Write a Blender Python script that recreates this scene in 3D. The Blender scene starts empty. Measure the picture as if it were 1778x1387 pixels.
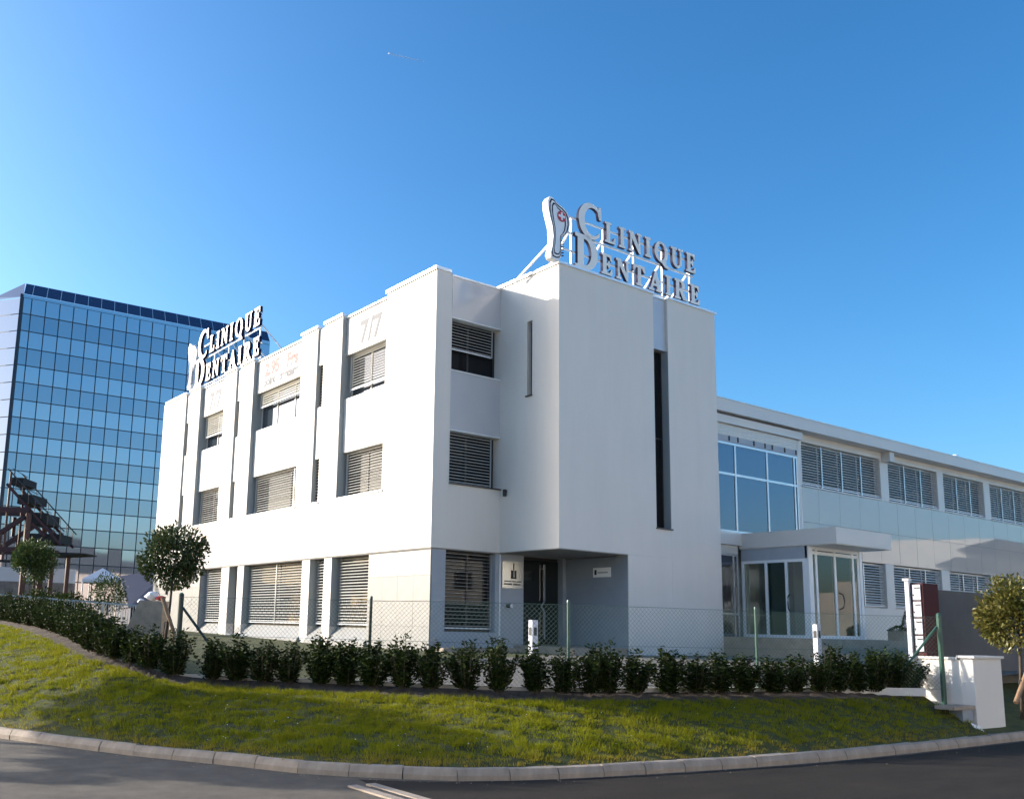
import bpy, math, random
import numpy as np
from mathutils import Matrix, Vector

# ------------------------------------------------------------------ camera, sky, sun, exposure
S = bpy.context.scene
COL = S.collection
random.seed(7)
RNG = np.random.default_rng(11)

cam = bpy.data.cameras.new('camera')
camo = bpy.data.objects.new('camera', cam)
COL.objects.link(camo)
r0 = Vector((0.81456, -0.57959, 0.02389)); r1 = Vector((0.11644, 0.12302, -0.98555)); r2 = Vector((0.56827, 0.80557, 0.16769))
M = Matrix((r0, -r1, -r2)).transposed().to_4x4()
M.translation = Vector((-14.543, -20.335, 1.65))
camo.matrix_world = M
cam.sensor_width = 36.0
cam.lens = 1614.3 / 1778 * 36
cam.shift_x = 148.1 / 1778
cam.shift_y = 118.5 / 1778
cam.clip_start = 0.1
cam.clip_end = 30000
S.camera = camo

SUN_AZ = math.radians(49)      # sun stands behind the entrance front, measured from -X towards +Y
SUN_EL = math.radians(19.5)
to_sun = Vector((-math.cos(SUN_AZ) * math.cos(SUN_EL), math.sin(SUN_AZ) * math.cos(SUN_EL), math.sin(SUN_EL)))
W = bpy.data.worlds.new('World'); S.world = W; W.use_nodes = True
nt = W.node_tree
sky = nt.nodes.new('ShaderNodeTexSky'); sky.sky_type = 'NISHITA'; sky.sun_disc = False
sky.sun_elevation = SUN_EL
sky.sun_rotation = math.atan2(to_sun.x, to_sun.y)
sky.air_density = 1.0; sky.dust_density = 2.3; sky.ozone_density = 4.0; sky.altitude = 0
bg = nt.nodes['Background']; bg.inputs['Strength'].default_value = 0.14
gm = nt.nodes.new('ShaderNodeGamma'); gm.inputs['Gamma'].default_value = 1.22
hs = nt.nodes.new('ShaderNodeHueSaturation'); hs.inputs['Hue'].default_value = 0.493; hs.inputs['Saturation'].default_value = 1.15
nt.links.new(sky.outputs['Color'], gm.inputs['Color']); nt.links.new(gm.outputs['Color'], hs.inputs['Color']); nt.links.new(hs.outputs['Color'], bg.inputs['Color'])
sun = bpy.data.lights.new('sun', 'SUN'); sun.energy = 4.7; sun.angle = math.radians(0.53); sun.color = (1.0, 0.93, 0.83)
suno = bpy.data.objects.new('sun', sun); COL.objects.link(suno)
suno.rotation_euler = to_sun.to_track_quat('Z', 'Y').to_euler()
suno.location = (-30, 30, 30)
S.view_settings.view_transform = 'Standard'
S.view_settings.look = 'None'
S.view_settings.exposure = 0.68
S.view_settings.gamma = 1.0
S.render.engine = 'CYCLES'
S.cycles.max_bounces = 8
S.cycles.transparent_max_bounces = 12
S.cycles.use_denoising = True

# ------------------------------------------------------------------ materials
MATS = {}
def mat(name, col, rough=0.6, metal=0.0, var=0.0, vscale=3.0, bump=0.0, bscale=40.0, spec=0.5, ior=1.5, coat=0.0, col2=None, detail=5.0, stretch=None):
    m = bpy.data.materials.new(name); m.use_nodes = True; MATS[name] = m
    n = m.node_tree; b = n.nodes['Principled BSDF']
    b.inputs['Roughness'].default_value = rough; b.inputs['Metallic'].default_value = metal
    b.inputs['Specular IOR Level'].default_value = spec; b.inputs['IOR'].default_value = ior
    b.inputs['Coat Weight'].default_value = coat
    b.inputs['Base Color'].default_value = (*col, 1)
    if var or bump or col2:
        tc = n.nodes.new('ShaderNodeTexCoord'); src = tc.outputs['Object']
        if stretch:
            mp = n.nodes.new('ShaderNodeMapping'); mp.inputs['Scale'].default_value = stretch
            n.links.new(src, mp.inputs['Vector']); src = mp.outputs['Vector']
    if var or col2:
        nz = n.nodes.new('ShaderNodeTexNoise'); nz.inputs['Scale'].default_value = vscale; nz.inputs['Detail'].default_value = detail
        nz.inputs['Roughness'].default_value = 0.65
        n.links.new(src, nz.inputs['Vector'])
        rp = n.nodes.new('ShaderNodeValToRGB'); rp.color_ramp.elements[0].position = 0.32; rp.color_ramp.elements[1].position = 0.68
        lo = tuple(max(0, c * (1 - var)) for c in col); hi = col2 if col2 else tuple(min(1, c * (1 + var)) for c in col)
        rp.color_ramp.elements[0].color = (*lo, 1); rp.color_ramp.elements[1].color = (*hi, 1)
        n.links.new(nz.outputs['Fac'], rp.inputs['Fac']); n.links.new(rp.outputs['Color'], b.inputs['Base Color'])
    if bump:
        nb = n.nodes.new('ShaderNodeTexNoise'); nb.inputs['Scale'].default_value = bscale; nb.inputs['Detail'].default_value = 4
        n.links.new(src, nb.inputs['Vector'])
        bp = n.nodes.new('ShaderNodeBump'); bp.inputs['Strength'].default_value = bump; bp.inputs['Distance'].default_value = 0.02
        n.links.new(nb.outputs['Fac'], bp.inputs['Height']); n.links.new(bp.outputs['Normal'], b.inputs['Normal'])
    return m

def leafmat(name, a, b_, rough=0.35, trans=0.25, spec=0.3):
    m = bpy.data.materials.new(name); m.use_nodes = True; MATS[name] = m
    n = m.node_tree; b = n.nodes['Principled BSDF']; out = n.nodes['Material Output']
    at = n.nodes.new('ShaderNodeAttribute'); at.attribute_name = 'tone'
    rp = n.nodes.new('ShaderNodeValToRGB')
    rp.color_ramp.elements[0].color = (*a, 1); rp.color_ramp.elements[1].color = (*b_, 1)
    n.links.new(at.outputs['Fac'], rp.inputs['Fac'])
    n.links.new(rp.outputs['Color'], b.inputs['Base Color']); b.inputs['Roughness'].default_value = rough; b.inputs['Specular IOR Level'].default_value = spec
    tl = n.nodes.new('ShaderNodeBsdfTranslucent'); n.links.new(rp.outputs['Color'], tl.inputs['Color'])
    mx = n.nodes.new('ShaderNodeMixShader'); mx.inputs['Fac'].default_value = trans
    n.links.new(b.outputs[0], mx.inputs[1]); n.links.new(tl.outputs[0], mx.inputs[2]); n.links.new(mx.outputs[0], out.inputs['Surface'])
    return m

def glassmat(name, tint, ior=1.5):
    m = bpy.data.materials.new(name); m.use_nodes = True; MATS[name] = m
    n = m.node_tree; out = n.nodes['Material Output']; n.nodes.remove(n.nodes['Principled BSDF'])
    tr = n.nodes.new('ShaderNodeBsdfTransparent'); tr.inputs['Color'].default_value = (*tint, 1)
    gl = n.nodes.new('ShaderNodeBsdfGlossy'); gl.inputs['Roughness'].default_value = 0.01
    fr = n.nodes.new('ShaderNodeFresnel'); fr.inputs['IOR'].default_value = ior
    mx = n.nodes.new('ShaderNodeMixShader')
    n.links.new(fr.outputs[0], mx.inputs['Fac']); n.links.new(tr.outputs[0], mx.inputs[1]); n.links.new(gl.outputs[0], mx.inputs[2])
    n.links.new(mx.outputs[0], out.inputs['Surface'])
    return m

mat('render_white', (0.70, 0.655, 0.60), 0.75, var=0.028, vscale=1.1, bump=0.15, bscale=90, detail=7, stretch=(1.6, 1.6, 0.28))
mat('panel_white', (0.62, 0.59, 0.55), 0.4, var=0.02, vscale=0.8)
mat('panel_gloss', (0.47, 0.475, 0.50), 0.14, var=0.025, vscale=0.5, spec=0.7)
mat('clad_gloss', (0.45, 0.42, 0.39), 0.035, var=0.02, vscale=0.6, spec=0.6, ior=1.55)
mat('coping', (0.80, 0.80, 0.80), 0.3, metal=0.3)
mat('tile_light', (0.30, 0.29, 0.265), 0.5, var=0.06, vscale=2.5)
mat('tile_grey', (0.235, 0.23, 0.215), 0.5, var=0.06, vscale=2.5)
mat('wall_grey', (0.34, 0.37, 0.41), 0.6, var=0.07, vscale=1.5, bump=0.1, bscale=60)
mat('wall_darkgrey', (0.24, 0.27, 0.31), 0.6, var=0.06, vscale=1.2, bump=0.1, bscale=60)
mat('wall_slate', (0.10, 0.095, 0.09), 0.8, var=0.15, vscale=1.2, bump=0.2, bscale=50)
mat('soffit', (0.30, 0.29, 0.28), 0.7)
mat('jamb', (0.28, 0.31, 0.32), 0.5)  # dark grey; also carries the shade on the window recess sides
mat('alu', (0.62, 0.64, 0.65), 0.35, metal=0.6)
mat('alu_white', (0.76, 0.77, 0.77), 0.35)
mat('slat', (0.60, 0.59, 0.55), 0.4, metal=0.15, var=0.05, vscale=2)
mat('slat_beige', (0.55, 0.52, 0.44), 0.45, var=0.05, vscale=2)
mat('frame_dark', (0.035, 0.03, 0.03), 0.4)
mat('frame_cream', (0.6, 0.58, 0.52), 0.4)
mat('dark_glass', (0.010, 0.010, 0.011), 0.03, spec=0.3, ior=1.45)
mat('sky_glass', (0.03, 0.04, 0.05), 0.015, spec=0.5, ior=2.1)
MATS['sky_glass'].node_tree.nodes['Principled BSDF'].inputs['Specular Tint'].default_value = (.78, .82, 1, 1)
glassmat('clear_glass', (0.80, 0.87, 0.86), 1.6)
mat('interior', (0.36, 0.36, 0.34), 0.9, var=0.5, vscale=0.8)
mat('door_black', (0.012, 0.015, 0.015), 0.08, spec=0.6)
mat('steel', (0.72, 0.73, 0.74), 0.2, metal=1.0)
mat('black', (0.012, 0.012, 0.013), 0.5)
mat('sign_face', (0.85, 0.80, 0.74), 0.5)
mat('sign_white', (0.82, 0.82, 0.82), 0.4)
mat('sign_side', (0.012, 0.010, 0.035), 0.7, spec=0.2)
mat('sign_red', (0.52, 0.03, 0.04), 0.4)
mat('paint_blue', (0.010, 0.013, 0.03), 0.6)
mat('paint_red', (0.25, 0.006, 0.008), 0.6)
mat('plaque', (0.62, 0.60, 0.54), 0.25, metal=0.6)
mat('asphalt', (0.115, 0.095, 0.073), 0.9, var=0.32, vscale=2.2, bump=1.0, bscale=110, detail=12)
mat('asphalt_new', (0.020, 0.015, 0.010), 0.9, var=0.4, vscale=1.6, bump=1.0, bscale=110, detail=12, stretch=(0.5, 1.4, 1), spec=0.3)
mat('gravel', (0.15, 0.135, 0.115), 0.9, var=0.3, vscale=14, bump=0.9, bscale=60, detail=8)
mat('concrete', (0.33, 0.265, 0.205), 0.8, var=0.2, vscale=4, bump=0.4, bscale=70, detail=8)
mat('concrete_white', (0.62, 0.60, 0.57), 0.7, var=0.08, vscale=3, bump=0.2, bscale=60)
mat('soil', (0.075, 0.055, 0.04), 0.95, var=0.45, vscale=9, bump=1.0, bscale=35, detail=9)
mat('turf', (0.05, 0.055, 0.005), 0.95, var=0.45, vscale=5, bump=1.0, bscale=45, detail=9)
mat('green_paint', (0.025, 0.085, 0.06), 0.4, spec=0.5)
mat('dark_green_paint', (0.012, 0.03, 0.028), 0.45)
mat('wire', (0.09, 0.15, 0.12), 0.4, metal=0.4)
mat('wood', (0.23, 0.14, 0.08), 0.7, var=0.3, vscale=6)
mat('bark', (0.07, 0.05, 0.035), 0.85, var=0.4, vscale=12, bump=0.6, bscale=40)
mat('red_steel', (0.04, 0.005, 0.006), 0.5, var=0.2, vscale=3)
mat('black_panel', (0.005, 0.004, 0.004), 0.7)
mat('tower_glass_a', (0.45, 0.40, 0.40), 0.03, metal=0.92)
mat('tower_glass_b', (0.35, 0.32, 0.33), 0.03, metal=0.92)
mat('tower_frame', (0.03, 0.03, 0.045), 0.4)
mat('tower_roof', (0.025, 0.04, 0.10), 0.15, metal=0.5)
mat('navy_roof', (0.02, 0.022, 0.045), 0.6, var=0.2, vscale=3)
mat('stone_wall', (0.20, 0.18, 0.17), 0.85, var=0.3, vscale=3, bump=0.5, bscale=12)
mat('dull_white', (0.62, 0.62, 0.66), 0.6)
mat('galv', (0.33, 0.37, 0.39), 0.45, metal=0.5)
mat('hill', (0.07, 0.10, 0.13), 1.0, var=0.2, vscale=0.004)
mat('cloth_white', (0.75, 0.74, 0.73), 0.8)
mat('cloth_red', (0.5, 0.06, 0.06), 0.8)
mat('mail_red', (0.05, 0.004, 0.005), 0.8)
mat('opp_white', (0.80, 0.76, 0.68), 0.7, var=0.05, vscale=0.3)
leafmat('leaf_hedge', (0.008, 0.020, 0.004), (0.075, 0.10, 0.012), 0.6, 0.20, 0.15)
leafmat('leaf_tree', (0.022, 0.042, 0.012), (0.085, 0.105, 0.03), 0.22, 0.15)
leafmat('leaf_right', (0.04, 0.06, 0.010), (0.24, 0.20, 0.055), 0.3, 0.25)
leafmat('leaf_far', (0.020, 0.042, 0.012), (0.09, 0.13, 0.03), 0.5, 0.2)
leafmat('leaf_grass', (0.19, 0.225, 0.004), (0.40, 0.27, 0.06), 0.9, 0.4, 0.08)

m = bpy.data.materials.new('contrail_ice'); m.use_nodes = True; MATS['contrail_ice'] = m
_n = m.node_tree; _n.nodes['Principled BSDF'].inputs['Base Color'].default_value = (.85, .85, .87, 1); _n.nodes['Principled BSDF'].inputs['Alpha'].default_value = .22

# ------------------------------------------------------------------ helpers
def link(name, me, m=None, parent=None):
    o = bpy.data.objects.new(name, me); COL.objects.link(o)
    if m is not None and me is not None:
        me.materials.append(MATS[m])
    if parent is not None: setpar(o, parent)
    return o
def setpar(o, parent):          # parts are modelled in place; an Empty at the thing's base carries them
    o.parent = parent
    if parent.type == 'EMPTY': o.matrix_parent_inverse = Matrix.Translation(parent.location).inverted()
def tag(o, label=None, cat=None, group=None, kind=None):
    if label: o['label'] = label
    if cat: o['category'] = cat
    if group: o['group'] = group
    if kind: o['kind'] = kind
    return o
def thing(name, label, cat, loc=(0, 0, 0), group=None):
    o = bpy.data.objects.new(name, None); COL.objects.link(o); o.location = loc; o.empty_display_size = 0.2
    return tag(o, label, cat, group)

class MB:
    def __init__(s): s.v = []; s.f = []
    def add(s, vs, fs):
        k = len(s.v); s.v += [tuple(v) for v in vs]; s.f += [tuple(i + k for i in f) for f in fs]; return s
    def box(s, x0, x1, y0, y1, z0, z1):
        if x0 > x1: x0, x1 = x1, x0
        if y0 > y1: y0, y1 = y1, y0
        return s.add([(x0, y0, z0), (x1, y0, z0), (x1, y1, z0), (x0, y1, z0), (x0, y0, z1), (x1, y0, z1), (x1, y1, z1), (x0, y1, z1)],
                     [(0, 3, 2, 1), (4, 5, 6, 7), (0, 1, 5, 4), (1, 2, 6, 5), (2, 3, 7, 6), (3, 0, 4, 7)])
    def tube(s, pts, r, n=8, r2=None):
        pts = [Vector(p) for p in pts]; k0 = len(s.v); N = len(pts)
        for i, p in enumerate(pts):
            d = (pts[min(i + 1, N - 1)] - pts[max(i - 1, 0)]).normalized()
            a = d.cross(Vector((0, 0, 1)) if abs(d.z) < 0.95 else Vector((1, 0, 0))).normalized(); b = d.cross(a)
            rr = r if r2 is None else r + (r2 - r) * i / (N - 1)
            for j in range(n):
                t = 2 * math.pi * j / n; s.v.append(tuple(p + a * math.cos(t) * rr + b * math.sin(t) * rr))
        for i in range(N - 1):
            for j in range(n):
                s.f.append((k0 + i * n + j, k0 + i * n + (j + 1) % n, k0 + (i + 1) * n + (j + 1) % n, k0 + (i + 1) * n + j))
        s.f.append(tuple(k0 + j for j in reversed(range(n)))); s.f.append(tuple(k0 + (N - 1) * n + j for j in range(n)))
        return s
    def bar(s, p, q, w, h):      # rectangular bar
        p = Vector(p); q = Vector(q); d = (q - p).normalized()
        a = d.cross(Vector((0, 0, 1)) if abs(d.z) < 0.95 else Vector((1, 0, 0))).normalized() * w / 2; b = d.cross(a).normalized() * h / 2
        vs = [p - a - b, p + a - b, p + a + b, p - a + b, q - a - b, q + a - b, q + a + b, q - a + b]
        return s.add(vs, [(0, 3, 2, 1), (4, 5, 6, 7), (0, 1, 5, 4), (1, 2, 6, 5), (2, 3, 7, 6), (3, 0, 4, 7)])
    def mesh(s, name):
        me = bpy.data.meshes.new(name); me.from_pydata(s.v, [], s.f); me.update(); return me
    def build(s, name, m, parent=None, smooth=False):
        me = s.mesh(name)
        if smooth: me.polygons.foreach_set('use_smooth', [True] * len(me.polygons))
        return link(name, me, m, parent)
def boxo(name, m, parent, x0, x1, y0, y1, z0, z1, bev=0.0):
    o = MB().box(x0, x1, y0, y1, z0, z1).build(name, m, parent)
    if bev:
        b = o.modifiers.new('bevel', 'BEVEL'); b.width = bev; b.segments = 2
    return o
_shared = {}
def piece(name, m, parent, cx, cy, cz, sx, sy, sz, rot=None, bev=0.0):
    """box piece that shares its mesh with alike pieces"""
    k = (name, m, round(sx, 3), round(sy, 3), round(sz, 3))
    if k not in _shared:
        me = MB().box(-sx / 2, sx / 2, -sy / 2, sy / 2, -sz / 2, sz / 2).mesh(name); me.materials.append(MATS[m]); _shared[k] = me
    o = bpy.data.objects.new(name, _shared[k]); COL.objects.link(o); setpar(o, parent); o.location = (cx, cy, cz)
    if rot: o.rotation_euler = rot
    return o

# facade frames: (a, d, z) -> world.   A front looks to -X (a = y, d = x);  B front looks to -Y (a = x, d = y)
class Front:
    def __init__(s, kind): s.k = kind
    def box(s, mb, a0, a1, d0, d1, z0, z1):
        return mb.box(d0, d1, a0, a1, z0, z1) if s.k == 'A' else mb.box(a0, a1, d0, d1, z0, z1)
    def obj(s, name, m, parent, a0, a1, d0, d1, z0, z1): return s.box(MB(), a0, a1, d0, d1, z0, z1).build(name, m, parent)
    def piece(s, name, m, parent, a, d, z, la, ld, lz, tilt=0.0):
        if s.k == 'A': return piece(name, m, parent, d, a, z, ld, la, lz, (0, tilt, 0) if tilt else None)
        return piece(name, m, parent, a, d, z, la, ld, lz, (-tilt, 0, 0) if tilt else None)
FA, FB = Front('A'), Front('B')

def window(fr, par, a0, a1, d, z0, z1, mull=(), trans=(), glass='dark_glass', frame='frame_dark', fw=0.05, name='window', depth=0.06):
    """frame with real bars at depth d; panes are sub-parts"""
    mb = MB()
    fr.box(mb, a0, a0 + fw, d, d + depth, z0, z1); fr.box(mb, a1 - fw, a1, d, d + depth, z0, z1)
    fr.box(mb, a0 + fw, a1 - fw, d, d + depth, z0, z0 + fw); fr.box(mb, a0 + fw, a1 - fw, d, d + depth, z1 - fw, z1)
    cuts = [a0 + fw / 2] + list(mull) + [a1 - fw / 2]; rows = [z0 + fw / 2] + list(trans) + [z1 - fw / 2]
    for m_ in mull: fr.box(mb, m_ - fw / 2, m_ + fw / 2, d + 0.002, d + depth - 0.002, z0 + fw, z1 - fw)
    for t_ in trans:
        for i in range(len(cuts) - 1):
            fr.box(mb, cuts[i] + fw / 2, cuts[i + 1] - fw / 2, d + 0.004, d + depth - 0.004, t_ - fw / 2, t_ + fw / 2)
    w = mb.build(name, frame, par)
    for i in range(len(cuts) - 1):
        for j in range(len(rows) - 1):
            la, lz = cuts[i + 1] - cuts[i] - fw, rows[j + 1] - rows[j] - fw
            fr.piece('pane', glass, w, (cuts[i] + cuts[i + 1]) / 2, d + depth * 0.55, (rows[j] + rows[j + 1]) / 2, la + 0.01, 0.012, lz + 0.01)
    return w
def blind(fr, w, a0, a1, d, z0, z1, pitch=0.088, tilt=0.52, m='slat', rail=True, sw=0.062, joined=False, guide=None):
    n = max(1, int((z1 - z0) / pitch)); mb = MB()
    for i in range(n):
        z = z1 - (i + 0.5) * pitch
        if joined:
            k = len(mb.v); c, s_ = math.cos(tilt) * sw / 2, math.sin(tilt) * sw / 2
            if fr.k == 'A': vs = [(d - c, a0, z - s_), (d + c, a0, z + s_), (d + c, a1, z + s_), (d - c, a1, z - s_)]
            else: vs = [(a0, d - c, z - s_), (a0, d + c, z + s_), (a1, d + c, z + s_), (a1, d - c, z - s_)]
            mb.add(vs + [(x, y, q + 0.006) for x, y, q in vs], [(0, 1, 2, 3), (7, 6, 5, 4), (0, 3, 7, 4), (1, 0, 4, 5), (2, 1, 5, 6), (3, 2, 6, 7)])
        else:
            jit = random.uniform(-0.06, 0.06)
            fr.piece('slat', m, w, (a0 + a1) / 2, d, z, a1 - a0, sw, 0.007, (-tilt if fr.k == 'A' else -tilt) + jit)
    if joined: mb.build('blind', m, w)
    if rail: fr.piece('bottom_rail', 'alu_white', w, (a0 + a1) / 2, d, z1 - n * pitch - 0.015, a1 - a0, 0.05, 0.035)
    if guide:
        for g in guide: fr.piece('guide_rail', 'alu', w, g, d - 0.02, (z0 + z1) / 2, 0.025, 0.03, z1 - z0)

def spline(P, n):
    P = np.array(P, float); out = []
    m = len(P) - 1
    for k in range(n):
        t = k / (n - 1) * m; i = min(int(t), m - 1); f = t - i
        p0, p1, p2, p3 = P[max(i - 1, 0)], P[i], P[i + 1], P[min(i + 2, m)]
        out.append(0.5 * (2 * p1 + (p2 - p0) * f + (2 * p0 - 5 * p1 + 4 * p2 - p3) * f * f + (3 * p1 - p0 - 3 * p2 + p3) * f ** 3))
    return np.array(out)
def grid_obj(name, rows, m, kind='structure', parent=None, smooth=True):
    rows = np.array(rows); R_, C_ = rows.shape[:2]
    fs = [(i * C_ + j, i * C_ + j + 1, (i + 1) * C_ + j + 1, (i + 1) * C_ + j) for i in range(R_ - 1) for j in range(C_ - 1)]
    me = bpy.data.meshes.new(name); me.from_pydata(rows.reshape(-1, 3).tolist(), [], fs); me.update()
    me.polygons.foreach_set('use_smooth', [smooth] * len(me.polygons))
    o = link(name, me, m, parent)
    if kind: o['kind'] = kind
    return o

# ------------------------------------------------------------------ ground, road, kerb, bank
HK = [((-8.8, 20, 1.62), (-22, 19)), ((-8.9, 13, 1.60), (-19.5, 13)), ((-9.1, 7.6, 1.55), (-17.3, 7.5)), ((-9.3, 3.5, 1.47), (-15.4, 3)),
      ((-9.45, .55, 1.38), (-14.2, 0)), ((-9.62, -2, 1.24), (-13.0, -3)), ((-9.82, -4.2, 1.08), (-11.65, -6.23)), ((-9.62, -5.4, .94), (-10.68, -8.45)),
      ((-9.12, -5.95, .80), (-10.2, -9.3)), ((-8.53, -6.5, .75), (-9.79, -10.03)), ((-7.79, -7.35, .75), (-9.39, -10.8)), ((-7.06, -8.25, .75), (-8.59, -11.61)),
      ((-6.18, -9.3, .75), (-7.99, -12.05)), ((-5.5, -9.9, .75), (-7.03, -12.37)), ((-4.79, -10.33, .75), (-5.57, -12.64)), ((-2.82, -10.88, .75), (-3.2, -12.93)),
      ((-.53, -11.37, .75), (-.8, -13.02)), ((2.05, -11.7, .75), (2.1, -13.02))]
NT = 420
Hc = spline([h for h, k in HK], NT); Kc = spline([k for h, k in HK], NT)
def plane(name, x0, x1, y0, y1, z, m):
    me = bpy.data.meshes.new(name); me.from_pydata([(x0, y0, z), (x1, y0, z), (x1, y1, z), (x0, y1, z)], [], [(0, 1, 2, 3)])
    o = link(name, me, m); o['kind'] = 'structure'; return o
plane('ground', -3000, 3000, -3000, 3000, -0.03, 'gravel')
plane('road', -140, 140, -120, 120, 0.0, 'asphalt')
# newer, darker carriageway to the right of the drain
npt = [(-9.05, -11.42), (-8.3, -11.98), (-7.2, -12.4), (-5.6, -12.74), (-3.2, -13.03), (-0.8, -13.12), (3, -13.12), (14, -13.0), (60, -12.5), (60, -60), (-14.6, -60), (-14.6, -20.0), (-9.35, -12.9)]
me = bpy.data.meshes.new('new_asphalt'); me.from_pydata([(x, y, 0.005) for x, y in npt], [], [tuple(reversed(range(len(npt))))]); me.update()
link('new_asphalt', me, 'asphalt_new')['kind'] = 'structure'

def bank(i, s):            # s: 0 at the kerb back, 1 at the soil edge
    hx, hy, hz = Hc[i]; kx, ky = Kc[i]
    dx, dy = hx - kx, hy - ky; L = math.hypot(dx, dy)
    e0, e1 = 0.14 / L, 1 - min(0.14, 0.32 / L)
    q = e0 + (e1 - e0) * s
    zt = hz - 0.09
    z = 0.125 + (zt - 0.125) * (1.15 * s - 0.15 * s * s if L < 5 else 1.45 * s - 0.45 * s * s)
    px_, py_ = kx + dx * q, ky + dy * q
    w1 = math.sin(6.1 * px_ + 1.3 * math.sin(4.3 * py_)) * math.sin(5.3 * py_ + 1 + 1.1 * math.sin(3.7 * px_))
    w2 = math.sin(13.7 * px_ + 2.2 * math.sin(8.1 * py_ + px_)) * math.sin(12.1 * py_ + 1.7 * math.sin(9.3 * px_))
    z += (0.022 * w1 + 0.016 * w2) * min(1, s * 8, (1 - s) * 8)
    return (px_, py_, z)
SS = np.linspace(0, 1, 61)
grid_obj('lawn_bank', [[bank(i, s) for i in range(NT)] for s in SS], 'turf')
soil_rows = []
for q in np.linspace(0, 1, 6):
    row = []
    for i in range(NT):
        a = np.array(bank(i, 1.0)); b = Hc[i] + np.array([0, 0, 0]); d = b[:2] - a[:2]; d /= np.linalg.norm(d); b = b + np.array([d[0] * .22, d[1] * .22, 0])
        p = a + (b - a) * q; p[2] += random.uniform(-.018, .018) * (1 if 0 < q < 1 else 0); row.append(p)
    soil_rows.append(row)
grid_obj('soil_bed', soil_rows, 'soil')
# land behind the hedge
FAR = spline([(-14, 110), (10, 120), (40, 120), (70, 120), (100, 110), (120, 80), (130, 50), (130, 20), (130, 0), (130, -11.4)], NT)
inner = np.array(soil_rows[-1])
plat = []
for q in [0, .01, .02, .04, .06, .09, .13, .2, .4, 1]:
    row = []
    for i in range(NT):
        p = inner[i, :2] + (FAR[i] - inner[i, :2]) * q
        d = np.linalg.norm(p - inner[i, :2]); t = i / NT
        target = 1.0 + 0.42 * max(0, min(1, (0.42 - t) / 0.3))
        k = min(1, d / 5); k = k * k * (3 - 2 * k)
        row.append((p[0], p[1], inner[i, 2] + (target - inner[i, 2]) * k))
    plat.append(row)
plat = np.array(plat); cut = int(NT * 0.615)
grid_obj('side_lawn', plat[:, :cut + 1], 'turf')
grid_obj('forecourt', plat[:, cut:], 'gravel')
vx = np.linspace(2.1, 60, 60)
grid_obj('right_verge', [[(x, y, z + .015 * math.sin(x * 5 + y * 7)) for x in vx] for y, z in ((-12.88, .12), (-12.4, .22), (-11.9, .40), (-11.4, .62), (-10.7, .80), (-10.0, .9))], 'turf')

# kerb: single stones on the curve
kerb = bpy.data.objects.new('kerb', None); COL.objects.link(kerb); kerb['kind'] = 'structure'
kp = [k for h, k in HK][1:] + [(6, -13.0), (12, -12.95), (20, -12.9)]
kd = spline(kp, 2000); seg = np.r_[0, np.cumsum(np.linalg.norm(np.diff(kd, axis=0), axis=1))]
step = 0.6; s0 = 0.0
sec = [(0.0, -0.06), (0.0, 0.055), (0.035, 0.118), (0.06, 0.128), (0.15, 0.128), (0.15, -0.06)]
while s0 + step < seg[-1]:
    a = np.array([np.interp(s0 + .005, seg, kd[:, c]) for c in (0, 1)]); b = np.array([np.interp(s0 + step - .006, seg, kd[:, c]) for c in (0, 1)])
    d = (b - a); ln = np.linalg.norm(d); d /= ln; nrm = np.array([-d[1], d[0]])
    key = 'kerb_stone_%d' % random.randrange(3)
    if key not in _shared:
        vs = []; jj = random.uniform(-.004, .004)
        for e in (0.0, 1.0):
            vs += [(e, y + jj, z + random.uniform(-.004, .004)) for y, z in sec]
        n = len(sec); mb = MB().add(vs, [tuple(reversed(range(n))), tuple(range(n, 2 * n))] + [(j, (j + 1) % n, n + (j + 1) % n, n + j) for j in range(n)])
        me = mb.mesh('kerb_stone'); me.materials.append(MATS['concrete']); _shared[key] = me
    o = bpy.data.objects.new('kerb_stone', _shared[key]); COL.objects.link(o); o.parent = kerb
    o.matrix_local = Matrix(((d[0] * ln, nrm[0], 0, a[0]), (d[1] * ln, nrm[1], 0, a[1]), (0, 0, 1, random.uniform(-.004, .004)), (0, 0, 0, 1)))
    s0 += step
# pale concrete edging under the fence
ed = spline([(-9.0, -5.75), (-8.4, -6.3), (-7.62, -7.15), (-6.9, -8.05), (-6.0, -9.08), (-5.32, -9.68), (-4.65, -10.12), (-2.75, -10.66), (-.47, -11.15), (1.0, -11.55), (2.15, -12.2)], 200)
sg = np.r_[0, np.cumsum(np.linalg.norm(np.diff(ed, axis=0), axis=1))]
edging = thing('concrete_edging', 'low pale concrete edging strip under the wire fence behind the hedge', 'edging', (ed[0, 0], ed[0, 1], .75))
nst = int(sg[-1] / 1.0)
for k in range(nst):
    a = Vector([*[np.interp(k + .004, sg, ed[:, c]) for c in (0, 1)], .745]); b = Vector([*[np.interp(k + .996, sg, ed[:, c]) for c in (0, 1)], .745])
    o = MB().bar(a, b, .07, .13).build('edging_stone', 'concrete_white', edging)

# drain channel in the carriageway
dr = thing('drain_channel', 'slotted concrete drainage channel set in the asphalt near the kerb', 'drain', (-9.2, -12.2, 0))
da, db = Vector((-9.22, -11.75, .0)), Vector((-9.25, -15.5, .0))
dd = (db - da).normalized(); dn = Vector((-dd.y, dd.x, 0))
for k in (-1, 1):
    o = MB().bar(da + dn * .11 * k + Vector((0, 0, -.012)), db + dn * .11 * k + Vector((0, 0, -.012)), .11, .06).build('channel_edge', 'concrete', dr)
o = MB().bar(da + dd * .12 + Vector((0, 0, -.01)), db + Vector((0, 0, -.01)), .105, .035).build('slot', 'black', dr)

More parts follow.
